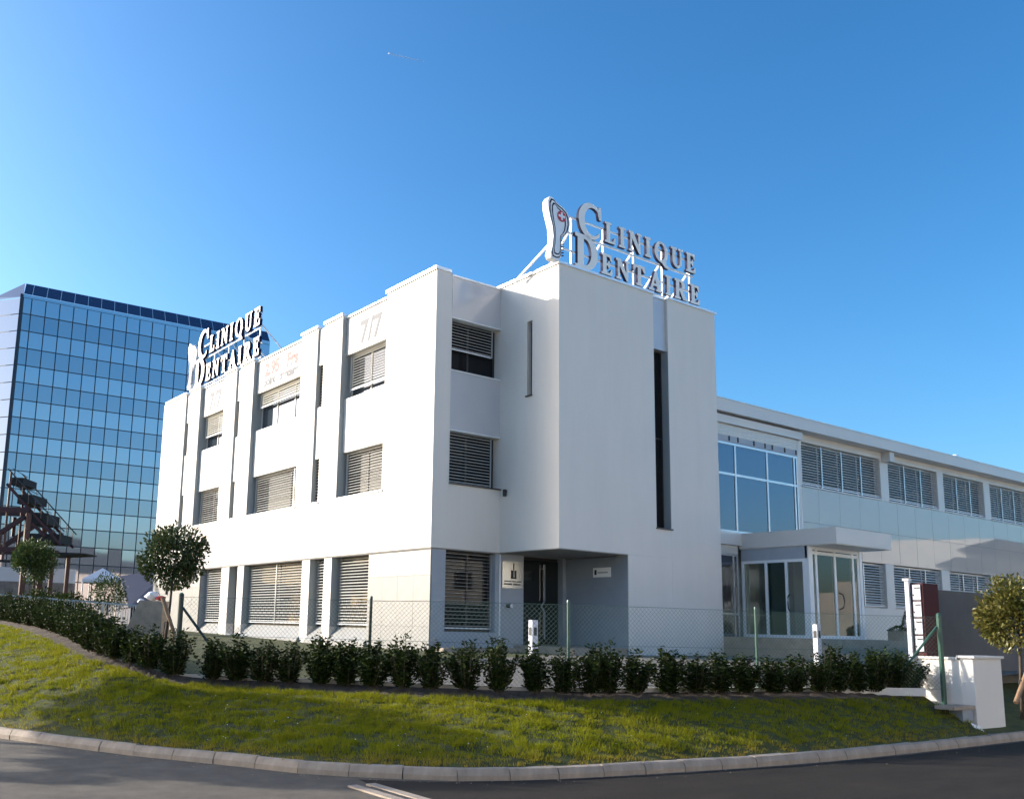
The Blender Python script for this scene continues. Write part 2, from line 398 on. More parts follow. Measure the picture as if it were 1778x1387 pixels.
# ------------------------------------------------------------------ the clinic
ZG, Z1, ZR = 0.6, 3.75, 11.62
clinic = thing('clinic_building', 'white three storey clinic with sunlit window front, square tower and recessed entrance', 'building', (4.5, 9, 1.0))
# -- long sunlit front (A): piers flush, window bays set back
BAYS = [(2.57, 5.25), (8.07, 12.0), (14.75, 17.4)]
SLITS = [(6.45, 6.92), (13.2, 13.62), (18.6, 19.07)]
openings = sorted(BAYS + SLITS)
piers = []; a = 0.0
for o0, o1 in openings: piers.append((a, o0)); a = o1
piers.append((a, 21.6))
for k, (p0, p1) in enumerate(piers):
    boxo('pier', 'render_white', clinic, 0.0, 0.55, p0, p1, 5.56, ZR)
    boxo('coping', 'coping', clinic, -0.05, 0.5, p0 - 0.03, p1 + 0.03 if k < 6 else p1 + 0.05, ZR, ZR + 0.09)
seams = [0.0] + [e for b in BAYS for e in b] + [21.6]
for s0_, s1_ in zip(seams[:-1], seams[1:]):
    boxo('facade_panel', 'render_white', clinic, 0.0, 0.55, s0_ + (.006 if s0_ else 0), s1_ - .006, Z1, 5.56)
for (b0, b1) in openings:
    wide = b1 - b0 > 1
    boxo('parapet_panel', 'panel_white', clinic, 0.16 if wide else 0.07, 0.55, b0, b1, 10.29, ZR - 0.07)
    boxo('coping', 'coping', clinic, 0.10, 0.5, b0 + .04, b1 - .04, ZR - 0.07, ZR - 0.02)
    boxo('spandrel_panel', 'panel_white', clinic, 0.16 if wide else 0.07, 0.55, b0, b1, 7.05, 8.82)
    boxo('window_sill', 'alu', clinic, -0.04, 0.5, b0 - 0.06, b1 + 0.02, 5.53, 5.575)
    boxo('shade_lining', 'jamb', clinic, 0.012, 0.41, b1 - 0.012, b1 - .001, 5.576, ZR - .075)  # dark strip on the shaded side of each recess, shade put into its colour
state = {0: (0.86, 1.0, 'slat'), 1: (0.40, 1.0, 'slat_beige'), 2: (0.66, 1.0, 'slat_beige')}
for k, (b0, b1) in enumerate(BAYS):
    mid = [(b0 + (b1 - b0) * .30), (b0 + (b1 - b0) * .66)] if k == 1 else [b0 + (b1 - b0) * .55]
    w = window(FA, clinic, b0, b1, 0.42, 8.82, 10.29, mull=mid, glass='sky_glass', frame='frame_cream', fw=0.06)
    cover = state[k][0]; zt = 10.27
    blind(FA, w, b0 + .04, b1 - .22, 0.29, zt - (zt - 8.84) * cover, zt, m=state[k][2], tilt=0.65 if k == 0 else 1.0, guide=[b1 - .2])
    w = window(FA, clinic, b0, b1, 0.42, 5.575, 7.05, mull=mid[:1], glass='dark_glass', frame='frame_dark', fw=0.06)
    blind(FA, w, b0 + .04, b1 - .2, 0.29, 5.60, 7.03, guide=[b1 - .18] + ([b0 + .62] if k == 1 else []))
for (b0, b1) in SLITS:
    for z0, z1 in ((8.82, 10.29), (5.575, 7.05)):
        w = window(FA, clinic, b0, b1, 0.17, z0, z1, glass='dark_glass', frame='frame_dark', fw=0.04)
        blind(FA, w, b0 + .01, b1 - .02, 0.145, z0 + .02, z1 - .02, joined=True, rail=False, pitch=0.1, sw=.035, m='slat_beige')
# soffit and inner core
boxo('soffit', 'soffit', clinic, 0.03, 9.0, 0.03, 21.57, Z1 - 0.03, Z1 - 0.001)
boxo('core_wall', 'render_white', clinic, 0.62, 9.05, 0.62, 21.5, ZG, ZR - 0.3)
boxo('roof_deck', 'concrete_white', clinic, 0.56, 9.0, 0.56, 21.5, ZR - 0.28, ZR - 0.22)
boxo('end_wall', 'render_white', clinic, 0.0, 9.1, 21.601, 21.9, Z1, ZR)
boxo('end_wall', 'tile_light', clinic, 0.062, 9.1, 21.601, 21.86, ZG, Z1 - 0.031)
# ground floor of the sunlit front
X0 = 0.06
def tiles(fr, a0, a1, d, z0, z1, na, nz, two=True):
    for i in range(na):
        for j in range(nz):
            la, lz = (a1 - a0) / na, (z1 - z0) / nz
            fr.piece('wall_tile', 'tile_light' if (j == nz - 1 or not two) else 'tile_grey', clinic, a0 + (i + .5) * la, d + random.uniform(0, .004), z0 + (j + .5) * lz, la - .006, 0.05, lz - .006)
for y0, y1 in ((0.06, 3.22), (16.25, 21.6)):
    boxo('ground_wall', 'wall_grey', clinic, X0 + .03, .549, y0 + .05, y1, ZG, Z1 - .032)
tiles(FA, 0.06, 3.22, X0 + .01, 0.95, Z1 - .05, 4, 4); tiles(FA, 16.25, 21.6, X0 + .01, 0.95, Z1 - .05, 7, 4)
GF = [(3.22, 5.45), (5.94, 6.9), (7.43, 12.05), (12.6, 13.4), (14.12, 16.25)]
GP = [(5.45, 5.94), (6.9, 7.43), (12.05, 12.6), (13.4, 14.12)]
for y0, y1 in GP:
    boxo('ground_pier', 'panel_white', clinic, X0, .55, y0, y1, ZG, Z1 - .031)
    boxo('shade_lining', 'jamb', clinic, X0 + .012, .41, y0 - .012, y0 - .001, 1.57, Z1 - .045)  # same painted shade on the ground floor recess sides
for k, (y0, y1) in enumerate(GF):
    if k == 3:                                    # narrow side door
        d = boxo('side_door', 'frame_dark', clinic, .36, .40, y0 + .05, y1 - .03, 1.22, Z1 - .12)
        FA.piece('pane', 'dark_glass', d, (y0 + y1) / 2, .355, 2.45, .5, .012, 2.2)
        boxo('doorstep', 'concrete_white', clinic, -.12, .36, y0, y1, ZG, 1.2)
        boxo('ground_lintel', 'soffit', clinic, .3, .55, y0, y1, Z1 - .11, Z1 - .032)
        continue
    mull = [(y0 + y1) / 2] if k == 2 else []
    w = window(FA, clinic, y0, y1, .42, 1.56, Z1 - .04, mull=mull, glass='dark_glass', frame='frame_dark', fw=.06)
    if k == 2:
        blind(FA, w, y0 + .02, (y0 + y1) / 2 - .02, .30, 1.6, Z1 - .06, pitch=.092); blind(FA, w, (y0 + y1) / 2 + .02, y1 - .14, .30, 1.6, Z1 - .06, pitch=.092, guide=[(y0 + y1) / 2])
    else: blind(FA, w, y0 + .02, y1 - .14, .30, 1.6, Z1 - .06, pitch=.092)
    # splayed sill
    MB().add([(X0 - .1, y0, ZG), (.5, y0, ZG), (.5, y0, 1.555), (.36, y0, 1.555), (X0 - .1, y0, 1.12), (X0 - .1, y1, ZG), (.5, y1, ZG), (.5, y1, 1.555), (.36, y1, 1.555), (X0 - .1, y1, 1.12)],
             [(0, 1, 2, 3, 4), (9, 8, 7, 6, 5), (0, 4, 9, 5), (4, 3, 8, 9), (3, 2, 7, 8), (1, 6, 7, 2), (0, 5, 6, 1)]).build('splayed_sill', 'tile_light', clinic)

# -- shaded entrance front (B) of the main block
boxo('corner_pier', 'render_white', clinic, 0.556, 0.563, 0.001, 0.5, 5.56, ZR - .005)
FB.obj('facade_panel', 'render_white', clinic, 0.551, 2.4, 0.0, 0.5, Z1, 5.53)
FB.obj('parapet_panel', 'panel_gloss', clinic, 0.564, 2.4, 0.06, 0.5, 10.33, ZR - .06)
FB.obj('coping', 'coping', clinic, 0.56, 2.39, 0.03, 0.5, ZR - .06, ZR - .01)
FB.obj('spandrel_panel', 'panel_gloss', clinic, 0.564, 2.4, 0.06, 0.5, 7.07, 8.8)
for z in (10.325, 8.79, 7.065):
    FB.obj('trim_strip', 'alu_white', clinic, 0.566, 2.398, 0.03, 0.3, z - .014, z + .014)
FB.obj('window_sill', 'frame_dark', clinic, 0.56, 2.52, -0.06, 0.3, 5.531, 5.56)
w = window(FB, clinic, 0.564, 2.4, 0.34, 8.804, 10.31, mull=[1.4], glass='dark_glass', frame='frame_dark', fw=.06)
blind(FB, w, .58, 2.17, .22, 9.45, 10.27, guide=[2.19]); 
w = window(FB, clinic, 0.564, 2.4, 0.34, 5.561, 7.05, mull=[1.4], glass='dark_glass', frame='frame_dark', fw=.06)
blind(FB, w, .58, 2.17, .22, 5.6, 7.02, guide=[2.19])
# ground floor B
Y0 = 0.06
FB.obj('ground_pier', 'wall_grey', clinic, 0.096, 0.55, Y0, .5, ZG, Z1 - .031)
FB.obj('ground_wall', 'wall_grey', clinic, 0.55, 2.3, Y0 + .004, .5, ZG, 1.52)
FB.obj('ground_wall', 'wall_grey', clinic, 2.3, 3.36, Y0, .5, ZG, Z1 - .031)
w = window(FB, clinic, .55, 2.3, .32, 1.52, Z1 - .04, mull=[1.5], glass='dark_glass', frame='frame_dark', fw=.06)
blind(FB, w, .57, 2.24, .22, 1.6, Z1 - .06, pitch=.098, tilt=0.1, m='slat', guide=[2.26])
MB().tube([(2.45, .035, 1.35), (2.45, .035, Z1 - .04)], .025, 8).build('downpipe', 'alu_white', clinic)
FB.obj('door_frame', 'frame_dark', clinic, 3.36, 5.03, .30, .36, 1.18, Z1 - .031)
door = FB.obj('entrance_door', 'door_black', clinic, 3.42, 4.86, .22, .28, 1.22, Z1 - .12)
hz = [(4.24, 3.52), (4.24, 2.46), (4.10, 2.30), (4.24, 2.14), (4.24, 1.36)]
for i in range(4): MB().bar((hz[i][0], .14, hz[i][1]), (hz[i + 1][0], .14, hz[i + 1][1]), .04, .05).build('door_handle', 'steel', door)
for z in (3.4, 1.5): FB.obj('handle_standoff', 'steel', door, 4.225, 4.255, .165, .22, z - .015, z + .015)
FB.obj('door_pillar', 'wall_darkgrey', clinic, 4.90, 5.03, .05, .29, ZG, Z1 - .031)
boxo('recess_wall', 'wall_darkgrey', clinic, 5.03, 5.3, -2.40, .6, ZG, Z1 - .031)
boxo('entrance_step', 'concrete', clinic, 3.0, 5.02, -2.35, .30, ZG, 1.18)
boxo('entrance_step', 'concrete', clinic, 0.12, 2.995, -.5, .05, ZG, 1.10)
# -- tower
TX0, TX1, TY = 2.4, 9.12, -2.43
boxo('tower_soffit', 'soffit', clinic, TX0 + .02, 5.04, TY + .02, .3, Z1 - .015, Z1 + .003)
boxo('tower_wall', 'render_white', clinic, TX0, 6.23, TY, -2.0, Z1 + .005, ZR)
boxo('tower_wall', 'render_white', clinic, 6.87, TX1, TY, -2.0, ZG, ZR)
boxo('tower_wall', 'render_white', clinic, 5.031, 6.868, TY + .001, -2.0, ZG, Z1 + .003)
boxo('tower_wall', 'render_white', clinic, 6.231, 6.869, TY + .001, -2.0, Z1 + .004, 4.56)
boxo('tower_panel', 'panel_gloss', clinic, 6.231, 6.869, TY + .09, -1.9, 9.98, ZR - .04)
boxo('tower_side', 'render_white', clinic, TX0, TX0 + .4, -1.999, -1.34, Z1 + .005, ZR)
boxo('tower_side', 'render_white', clinic, TX0, TX0 + .4, -1.12, .55, Z1 + .005, ZR)
boxo('tower_side', 'render_white', clinic, TX0 + .001, TX0 + .4, -1.339, -1.121, Z1 + .006, 8.1)
boxo('tower_side', 'render_white', clinic, TX0 + .001, TX0 + .4, -1.339, -1.121, 10.27, ZR)
w = window(FA, clinic, -1.339, -1.121, TX0 + .16, 8.1, 10.27, glass='dark_glass', frame='frame_dark', fw=.025)
boxo('window_sill', 'frame_dark', clinic, TX0 - .05, TX0 + .2, -1.36, -1.10, 8.065, 8.098)
boxo('tower_side', 'render_white', clinic, TX1 - .4, TX1 - .001, -1.999, 4.0, ZG, ZR)
boxo('tower_core', 'render_white', clinic, TX0 + .45, TX1 - .45, -1.55, 3.0, Z1 + .01, ZR - .3)
w = window(FB, clinic, 6.231, 6.869, TY + .27, 4.56, 9.98, trans=[7.3], glass='dark_glass', frame='frame_dark', fw=.03)
boxo('window_sill', 'frame_dark', clinic, 6.2, 6.9, TY - .05, TY + .2, 4.561, 4.60)
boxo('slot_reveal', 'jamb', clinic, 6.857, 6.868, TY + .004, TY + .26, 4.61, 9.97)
boxo('coping', 'coping', clinic, TX0 - .05, 6.24, TY - .05, .5, ZR, ZR + .07)
boxo('coping', 'coping', clinic, 6.855, TX1 + .05, TY - .05, 4.0, ZR, ZR + .07)
boxo('coping', 'coping', clinic, 6.245, 6.85, TY + .06, -1.5, ZR - .04, ZR + .01)
# small fittings on the clinic
cmo = thing('security_camera', 'small black camera on the tower side below the shaded window', 'camera', (2.4, -.28, 5.45))
MB().tube([(2.4, -.28, 5.47), (2.3, -.28, 5.47)], .03, 8).build('camera_bracket', 'black', cmo)
MB().tube([(2.33, -.28, 5.52), (2.33, -.28, 5.33)], .055, 12).build('camera_body', 'black', cmo)
pl = thing('name_plaque', 'pale metal plaque with black implant emblem on the grey entrance wall', 'plaque', (2.9, .05, 2.77))
boxo('plate', 'plaque', pl, 2.53, 3.29, .02, .045, 2.77, 3.53)
boxo('emblem', 'black', pl, 2.85, 3.05, .012, .019, 3.04, 3.28)
boxo('emblem_stem', 'black', pl, 2.935, 2.965, .012, .019, 3.285, 3.47)
boxo('emblem_slot', 'plaque', pl, 2.94, 2.96, .004, .011, 3.08, 3.282)
for (x0, x1, z) in ((2.60, 2.84, 2.965), (2.87, 3.03, 2.965), (3.06, 3.22, 2.965)): boxo('text_line', 'black', pl, x0, x1, .012, .019, z - .014, z + .014)
for (x0, x1, z) in ((2.60, 2.88, 2.885), (2.93, 3.20, 2.885)): boxo('text_line', 'black', pl, x0, x1, .012, .019, z - .02, z + .02)
sg_ = thing('wall_sign', 'small white rectangular sign on the dark grey recess wall', 'sign', (5.0, -1.4, 3.15))
boxo('plate', 'sign_white', sg_, 5.0, 5.025, -1.77, -1.10, 3.15, 3.42)
boxo('text_line', 'wall_grey', sg_, 4.992, 4.999, -1.68, -1.28, 3.26, 3.30); boxo('emblem', 'paint_blue', sg_, 4.992, 4.999, -1.24, -1.16, 3.22, 3.36)
lp = thing('wall_lamp', 'small round wall lamp beside the entrance door below the plaque', 'lamp', (2.75, .05, 2.25))
MB().tube([(2.76, .06, 2.27), (2.76, -.1, 2.27)], .055, 12).build('lamp_body', 'black', lp)
MB().tube([(2.76, -.101, 2.27), (2.76, -.13, 2.27)], .05, 12).build('lamp_lens', 'alu_white', lp)
lp2 = thing('number_plate', 'small dark bracket on the tiled wall behind the round tree', 'bracket', (.0, 19.0, 2.9))
boxo('bracket', 'frame_dark', lp2, -.03, .04, 18.6, 19.5, 2.94, 2.99); boxo('bracket_post', 'frame_dark', lp2, -.03, .04, 19.9, 20.0, 2.75, 3.15)

# -- lettering
def glyph_mesh(name, polys, h, depth, m_face, m_side, off=0.0):
    cu = bpy.data.curves.new(name, 'CURVE'); cu.dimensions = '2D'; cu.fill_mode = 'BOTH'; cu.extrude = depth / 2; cu.offset = off * h
    for P in polys:
        sp = cu.splines.new('POLY'); sp.points.add(len(P) - 1); sp.use_cyclic_u = True
        for pt, (x, y) in zip(sp.points, P): pt.co = (x * h, y * h, 0, 1)
    o = bpy.data.objects.new(name, cu); COL.objects.link(o)
    me = bpy.data.meshes.new_from_object(o.evaluated_get(bpy.context.evaluated_depsgraph_get()))
    bpy.data.objects.remove(o); bpy.data.curves.remove(cu)
    me.materials.clear(); me.materials.append(MATS[m_face]); me.materials.append(MATS[m_side]); me.materials.append(MATS['sign_white'])
    me.polygons.foreach_set('material_index', [0 if p.normal.z > 0.9 else 1 for p in me.polygons]); me.update()
    return me
def arc(cx, cy, rx, ry, a0, a1, n=14): return [(cx + rx * math.cos(math.radians(a0 + (a1 - a0) * i / n)), cy + ry * math.sin(math.radians(a0 + (a1 - a0) * i / n))) for i in range(n + 1)]
TL = [(0, 1), (0, .95), (.1, .93), (.1, .07), (0, .05)]
GL = {
 'I': (.38, [[(0, 0), (.38, 0), (.38, .05), (.28, .07), (.28, .93), (.38, .95), (.38, 1)] + TL]),
 'L': (.68, [[(0, 0), (.64, 0), (.68, .28), (.63, .28), (.55, .1), (.48, .07), (.29, .07), (.29, .93), (.4, .95), (.4, 1)] + TL]),
 'E': (.70, [[(0, 0), (.66, 0), (.7, .27), (.65, .27), (.56, .08), (.29, .07), (.29, .48), (.42, .48), (.47, .38), (.51, .38), (.51, .68), (.47, .68), (.42, .55), (.29, .55), (.29, .93), (.54, .92), (.61, .74), (.66, .74), (.64, 1)] + TL]),
 'T': (.82, [[(.22, 0), (.6, 0), (.6, .05), (.5, .07), (.5, .93), (.66, .91), (.76, .72), (.82, .72), (.8, 1), (.02, 1), (0, .72), (.06, .72), (.16, .91), (.32, .93), (.32, .07), (.22, .05)]]),
 'N': (.88, [[(0, 0), (.27, 0), (.27, .05), (.17, .07), (.17, .76), (.70, 0), (.78, 0), (.78, .93), (.88, .95), (.88, 1), (.6, 1), (.6, .95), (.70, .93), (.70, .30), (.26, 1), (0, 1), (0, .95), (.1, .9), (.1, .07), (0, .05)]]),
 'U': (.86, [[(0, 1), (0, .95), (.1, .93)] + arc(.425, .33, .325, .35, 180, 360) + [(.75, .93), (.86, .95), (.86, 1), (.57, 1), (.57, .95), (.67, .93)] + arc(.475, .33, .195, .27, 360, 180) + [(.28, .93), (.38, .95), (.38, 1)]]),
 'D': (.86, [[(0, 0)] + arc(.38, .5, .48, .5, -90, 90) + TL, [(.29, .07)] + arc(.36, .5, .29, .43, -90, 90) + [(.29, .93)]]),
 'A': (.93, [[(0, 0), (.3, 0), (.3, .05), (.2, .07), (.27, .26), (.56, .26), (.63, .07), (.53, .05), (.53, 0), (.93, 0), (.93, .05), (.84, .07), (.52, 1), (.44, 1), (.1, .07), (0, .05)], [(.295, .33), (.535, .33), (.415, .7)]]),
 'R': (.90, [[(0, 0), (.4, 0), (.4, .05), (.29, .07), (.29, .47), (.36, .47), (.62, 0), (.9, 0), (.9, .05), (.8, .07)] + arc(.5, .74, .25, .26, -70, 90) + TL, [(.29, .54)] + arc(.42, .735, .14, .195, -90, 90) + [(.29, .93)]]),
 'C': (.90, [arc(.48, .5, .47, .53, 48, 312, 26) + arc(.56, .5, .37, .46, 310, 50, 24) + [(.84, .66), (.89, .66), (.87, 1.0), (.83, 1.0)]]),
 'Q': (.98, [arc(.5, .5, .48, .53, -48, 260, 30) + [(.55, -.06), (.80, -.27), (1.0, -.28), (1.0, -.22), (.84, -.10)], arc(.5, .5, .29, .46, 0, 345, 26)]),
}
def roof_sign(label, to_world, big, small, x_start, rows, span, group):
    """to_world(lx, lz, ld): sign plane to place; rows: list of (word, baseline)"""
    root = thing('roof_sign', label, 'sign', to_world(span / 2, -.05, .1), group)
    ax = Vector(to_world(1, 0, 0)) - Vector(to_world(0, 0, 0)); nn = Vector(to_world(0, 0, 0)) - Vector(to_world(0, 0, 1))
    for word, base, xs, xe in rows:
        ws = [GL[c][0] * (big if i == 0 else small) for i, c in enumerate(word)]
        gap = (xe - xs - sum(ws)) / (len(word) - 1); x = xs
        for i, c in enumerate(word):
            h = big if i == 0 else small
            key = ('g', c, h)
            if key not in _shared: _shared[key] = glyph_mesh('letter', GL[c][1], h, .10 * small / .6, 'sign_face', 'sign_side', .03)
            o = bpy.data.objects.new('letter', _shared[key]); COL.objects.link(o); o.parent = root
            p = Vector(to_world(x, base - (.08 * small if i == 0 else 0), 0))
            mw = Matrix((ax, Vector((0, 0, 1)), nn)).transposed().to_4x4(); mw.translation = p
            o.matrix_parent_inverse = Matrix.Translation(root.location).inverted(); o.matrix_local = mw
            o.matrix_basis = mw
            x += ws[i] + gap
    def W(*p): return to_world(*p)
    k = small / .6
    for (x0, x1, z) in ((span * .10, span * .98, rows[0][1] - .07 * k), (span * .10, span * .98, rows[0][1] + .42 * k), (span * .10, span, rows[1][1] - .07 * k), (span * .10, span, rows[1][1] + .40 * k)):
        MB().bar(W(x0, z, .08), W(x1, z, .08), .035, .05 * k).build('rail', 'alu_white', root)
    for i in range(5):
        x = span * (.16 + .2 * i)
        MB().bar(W(x, -.1, .12), W(x, rows[0][1] + .45 * k, .12), .05, .05).build('upright', 'alu_white', root)
        MB().bar(W(x, rows[0][1] + .1, .15), W(x, -.12, 1.5 * k), .05, .05).build('brace', 'alu_white', root)
    MB().bar(W(span * .03, .5, .15), W(span * .03, -.12, 1.5 * k), .05, .05).build('brace', 'alu_white', root)
    # tooth implant emblem, boxed
    OUT = [(.10, .02), (.20, 0), (.30, .03), (.35, .12), (.36, .30), (.36, .50), (.37, .62), (.46, .70), (.56, .84), (.60, 1.04), (.59, 1.22), (.52, 1.36), (.40, 1.44), (.24, 1.50), (.12, 1.60), (.05, 1.60), (0, 1.50), (0, 1.32), (.05, 1.08), (.12, .84), (.14, .60), (.12, .34), (.07, .14)]
    cxm = .28
    def emb(sc, zs=1.0): return [((x - cxm) * sc + cxm, (z - .82) * (1 - (1 - sc) * .45) + .82) for x, z in OUT]
    H = 1.13 * k
    def place(me, d, name, m2=None):
        o = bpy.data.objects.new(name, me); COL.objects.link(o); o.parent = root
        mw = Matrix((ax * 1.25, Vector((0, 0, 1)), nn)).transposed().to_4x4(); mw.translation = Vector(W(-.02, 0.02, d))
        o.matrix_parent_inverse = Matrix.Translation(root.location).inverted(); o.matrix_basis = mw; return o
    place(glyph_mesh('emblem', [OUT], H, .22 * k, 'sign_white', 'sign_white'), .06, 'emblem')
    d0 = .06 - .11 * k
    for sc in (.86, .62):
        place(glyph_mesh('outline', [emb(sc), emb(sc - .09)], H, .006, 'sign_side', 'sign_side'), d0 - .006, 'emblem_outline')
    place(glyph_mesh('disc', [arc(.36, 1.18, .115, .14, 0, 345, 22)], H, .006, 'sign_red', 'sign_red'), d0 - .014, 'emblem_disc')
    place(glyph_mesh('cross', [[(.335, 1.08), (.385, 1.08), (.385, 1.15), (.45, 1.15), (.45, 1.21), (.385, 1.21), (.385, 1.28), (.335, 1.28), (.335, 1.21), (.27, 1.21), (.27, 1.15), (.335, 1.15)]], H, .004, 'sign_white', 'sign_white'), d0 - .022, 'emblem_cross')
    for i in range(6):
        z = .14 + i * .075
        place(glyph_mesh('thread', [[(.33, z), (.43, z + .03), (.43, z + .055), (.33, z + .035)]], H, .02, 'sign_side', 'sign_side'), d0 + .02, 'emblem_thread')
    return root
ZS = ZR + .06
roof_sign('large dental clinic letters with tooth emblem on the roof edge of the square tower', lambda x, z, d: (2.02 + x, -2.36 + d, ZS + z), .98, .60, 0,
          [('CLINIQUE', 1.10, 1.18, 6.25), ('DENTAIRE', .10, 1.05, 6.42)], 6.42, 'rooftop letter signs')
roof_sign('large dental clinic letters with tooth emblem on the parapet of the sunlit window front', lambda x, z, d: (.10 + d, 19.3 - x, ZS + .12 + z), 1.20, .72, 0,
          [('CLINIQUE', 1.26, 1.15, 7.45), ('DENTAIRE', .04, .95, 7.5)], 7.5, 'rooftop letter signs')
def wall_text(txt, size, a, z, m, name, xs=1.0):
    cu = bpy.data.curves.new(name, 'FONT'); cu.body = txt; cu.size = size; cu.align_x = 'CENTER'; cu.extrude = .003; cu.offset = .020 if size < .6 else .036
    o = bpy.data.objects.new(name, cu); COL.objects.link(o)
    me = bpy.data.meshes.new_from_object(o.evaluated_get(bpy.context.evaluated_depsgraph_get())); bpy.data.objects.remove(o); bpy.data.curves.remove(cu)
    me.materials.clear(); me.materials.append(MATS[m])
    o = bpy.data.objects.new(name, me); COL.objects.link(o); o.parent = clinic
    mw = Matrix((Vector((0, -1, 0)) * xs, Vector((0, 0, 1)), Vector((-1, 0, 0)))).transposed().to_4x4(); mw.translation = Vector((.155, a, z))
    o.matrix_parent_inverse = Matrix.Translation(clinic.location).inverted(); o.matrix_basis = mw
wall_text('7/7', 1.0, 3.75, 10.52, 'paint_blue', 'painted_lettering'); wall_text('7/7', 1.0, 16.1, 10.52, 'paint_blue', 'painted_lettering')
wall_text('2.95', .70, 10.75, 10.87, 'paint_red', 'painted_lettering'); wall_text('Frs', .70, 9.1, 10.87, 'paint_red', 'painted_lettering'); wall_text('point', .46, 10.9, 10.47, 'paint_blue', 'painted_lettering'); wall_text('dentaire', .46, 9.35, 10.47, 'paint_blue', 'painted_lettering')

# ------------------------------------------------------------------ low wing with entrance porch
wing = thing('office_wing', 'long two storey white wing with louvred window bands and glazed entrance porch', 'building', (22, 3, 1.0))
YW, YB = -1.75, -1.95
boxo('wing_core', 'render_white', wing, 14.3, 46, -1.45, 12, ZG, 8.6)
boxo('roof_fascia', 'panel_white', wing, 9.125, 46, -2.22, 12, 8.62, 9.02)
boxo('fascia_drip', 'alu', wing, 9.125, 46, -2.25, 12, 9.021, 9.06)
boxo('frieze', 'panel_white', wing, 14.25, 46, YW, -1.40, 8.36, 8.619)
boxo('cornice', 'panel_white', wing, 9.125, 14.24, YB - .12, -1.5, 8.30, 8.56)
UW = [(14.62, 19.75), (20.32, 24.1), (24.6, 28.1), (28.66, 32.2), (32.75, 36.2)]
prev = 14.2
for x0, x1 in UW:
    boxo('wing_pier', 'panel_white', wing, prev, x0, YW, -1.40, 6.76, 8.36); prev = x1
    nb = 4 if x1 - x0 > 4.5 else 3
    cuts = [x0 + (x1 - x0) * i / nb for i in range(nb + 1)]
    w = window(FB, wing, x0, x1, -1.55, 6.80, 8.35, mull=cuts[1:-1], glass='dark_glass', frame='alu', fw=.06)
    far = x0 > 25
    for i in range(nb): blind(FB, w, cuts[i] + .03, cuts[i + 1] - .03, -1.66, 6.84, 8.33, pitch=.095, joined=far or i > 3, m='slat', tilt=.8, sw=.075)
    for c in cuts[1:-1]: FB.piece('guide_rail', 'alu', w, c, -1.70, 7.57, .05, .03, 1.5)
    boxo('window_sill', 'alu_white', wing, x0 - .05, x1 + .05, YW - .05, -1.4, 6.762, 6.80)
boxo('wing_pier', 'panel_white', wing, prev, 46, YW, -1.40, 6.76, 8.36)
boxo('bracket', 'panel_white', wing, 19.88, 20.2, -2.1, YW - .001, 8.25, 8.615)
x = 14.25; i = 0
while x < 45:
    for z0, z1 in ((4.36, 5.52), (5.53, 6.755)):
        piece('cladding_panel', 'clad_gloss', wing, x + .66, -1.72, (z0 + z1) / 2, 1.308, .05, z1 - z0 - .002, (random.uniform(-.0015, .0015), 0, random.uniform(-.0015, .0015)))
        if x < 30:
            for zz in (z0 + .05, z1 - .05):
                piece('rivet', 'alu', wing, x + .03, -1.748, zz, .02, .008, .02)
    x += 1.32
boxo('cladding_rail', 'wall_darkgrey', wing, 14.25, 46, -1.69, -1.40, 4.36, 6.755)
LW = [(13.9, 19.75), (20.32, 23.95), (24.6, 28.2), (28.7, 32.2), (32.75, 36.2)]
prev = 13.86
for k, (x0, x1) in enumerate(LW):
    if x0 > prev: boxo('wing_pier', 'panel_white', wing, prev, x0, YW, -1.40, 2.71, 4.355)
    prev = x1
    nb = 4 if x1 - x0 > 4.5 else 3
    cuts = [x0 + (x1 - x0) * i / nb for i in range(nb + 1)]
    w = window(FB, wing, x0, x1, -1.55, 2.75, 4.33, mull=cuts[1:-1], glass='dark_glass', frame='alu', fw=.06)
    for i in range(nb): blind(FB, w, cuts[i] + .03, cuts[i + 1] - .03, -1.66, 2.78, 4.31, pitch=.095, joined=(k > 1), m='slat', tilt=.8, sw=.075)
    for c in cuts[1:-1]: FB.piece('guide_rail', 'alu', w, c, -1.70, 3.53, .05, .03, 1.5)
boxo('wing_pier', 'panel_white', wing, prev, 46, YW, -1.40, 2.71, 4.355)
boxo('base_wall', 'panel_white', wing, 13.86, 46, YW, -1.40, ZG, 2.708)
# glazed bay beside the tower
boxo('blind_box', 'slat', wing, 9.125, 14.1, YB, -1.6, 7.93, 8.295)
for k in range(5): piece('stacked_slat', 'alu_white', wing, 11.6, YB - .012, 7.98 + k * .07, 4.9, .03, .012)
boxo('awning_strip', 'wall_grey', wing, 9.125, 14.05, YB - .015, -1.7, 7.72, 7.925)
for xx in (9.35, 10.3, 10.75, 11.6, 12.2, 12.6, 13.3, 13.95): piece('awning_hook', 'frame_dark', wing, xx, YB - .03, 7.84, .04, .03, .16)
w = window(FB, wing, 9.125, 14.05, YB, 4.80, 7.715, mull=[10.62, 12.32, 13.86], trans=[6.68], glass='sky_glass', frame='alu', fw=.075)
boxo('bay_side', 'panel_white', wing, 14.06, 14.24, YB, -1.4, 4.36, 8.29)
boxo('bay_back', 'interior', wing, 9.125, 14.2, -.6, -.5, 1.0, 8.3)
boxo('bay_band', 'panel_white', wing, 9.125, 10.86, YB - .1, -1.6, 4.40, 4.79)
boxo('bay_floor', 'panel_white', wing, 9.125, 14.2, -1.85, -.6, 4.45, 4.75)
boxo('blind_box', 'slat', wing, 9.125, 10.6, YB, -1.7, 4.12, 4.395)
w = window(FB, wing, 9.125, 10.6, YB, 1.5, 4.115, mull=[10.38], trans=[2.25], glass='sky_glass', frame='alu', fw=.05)
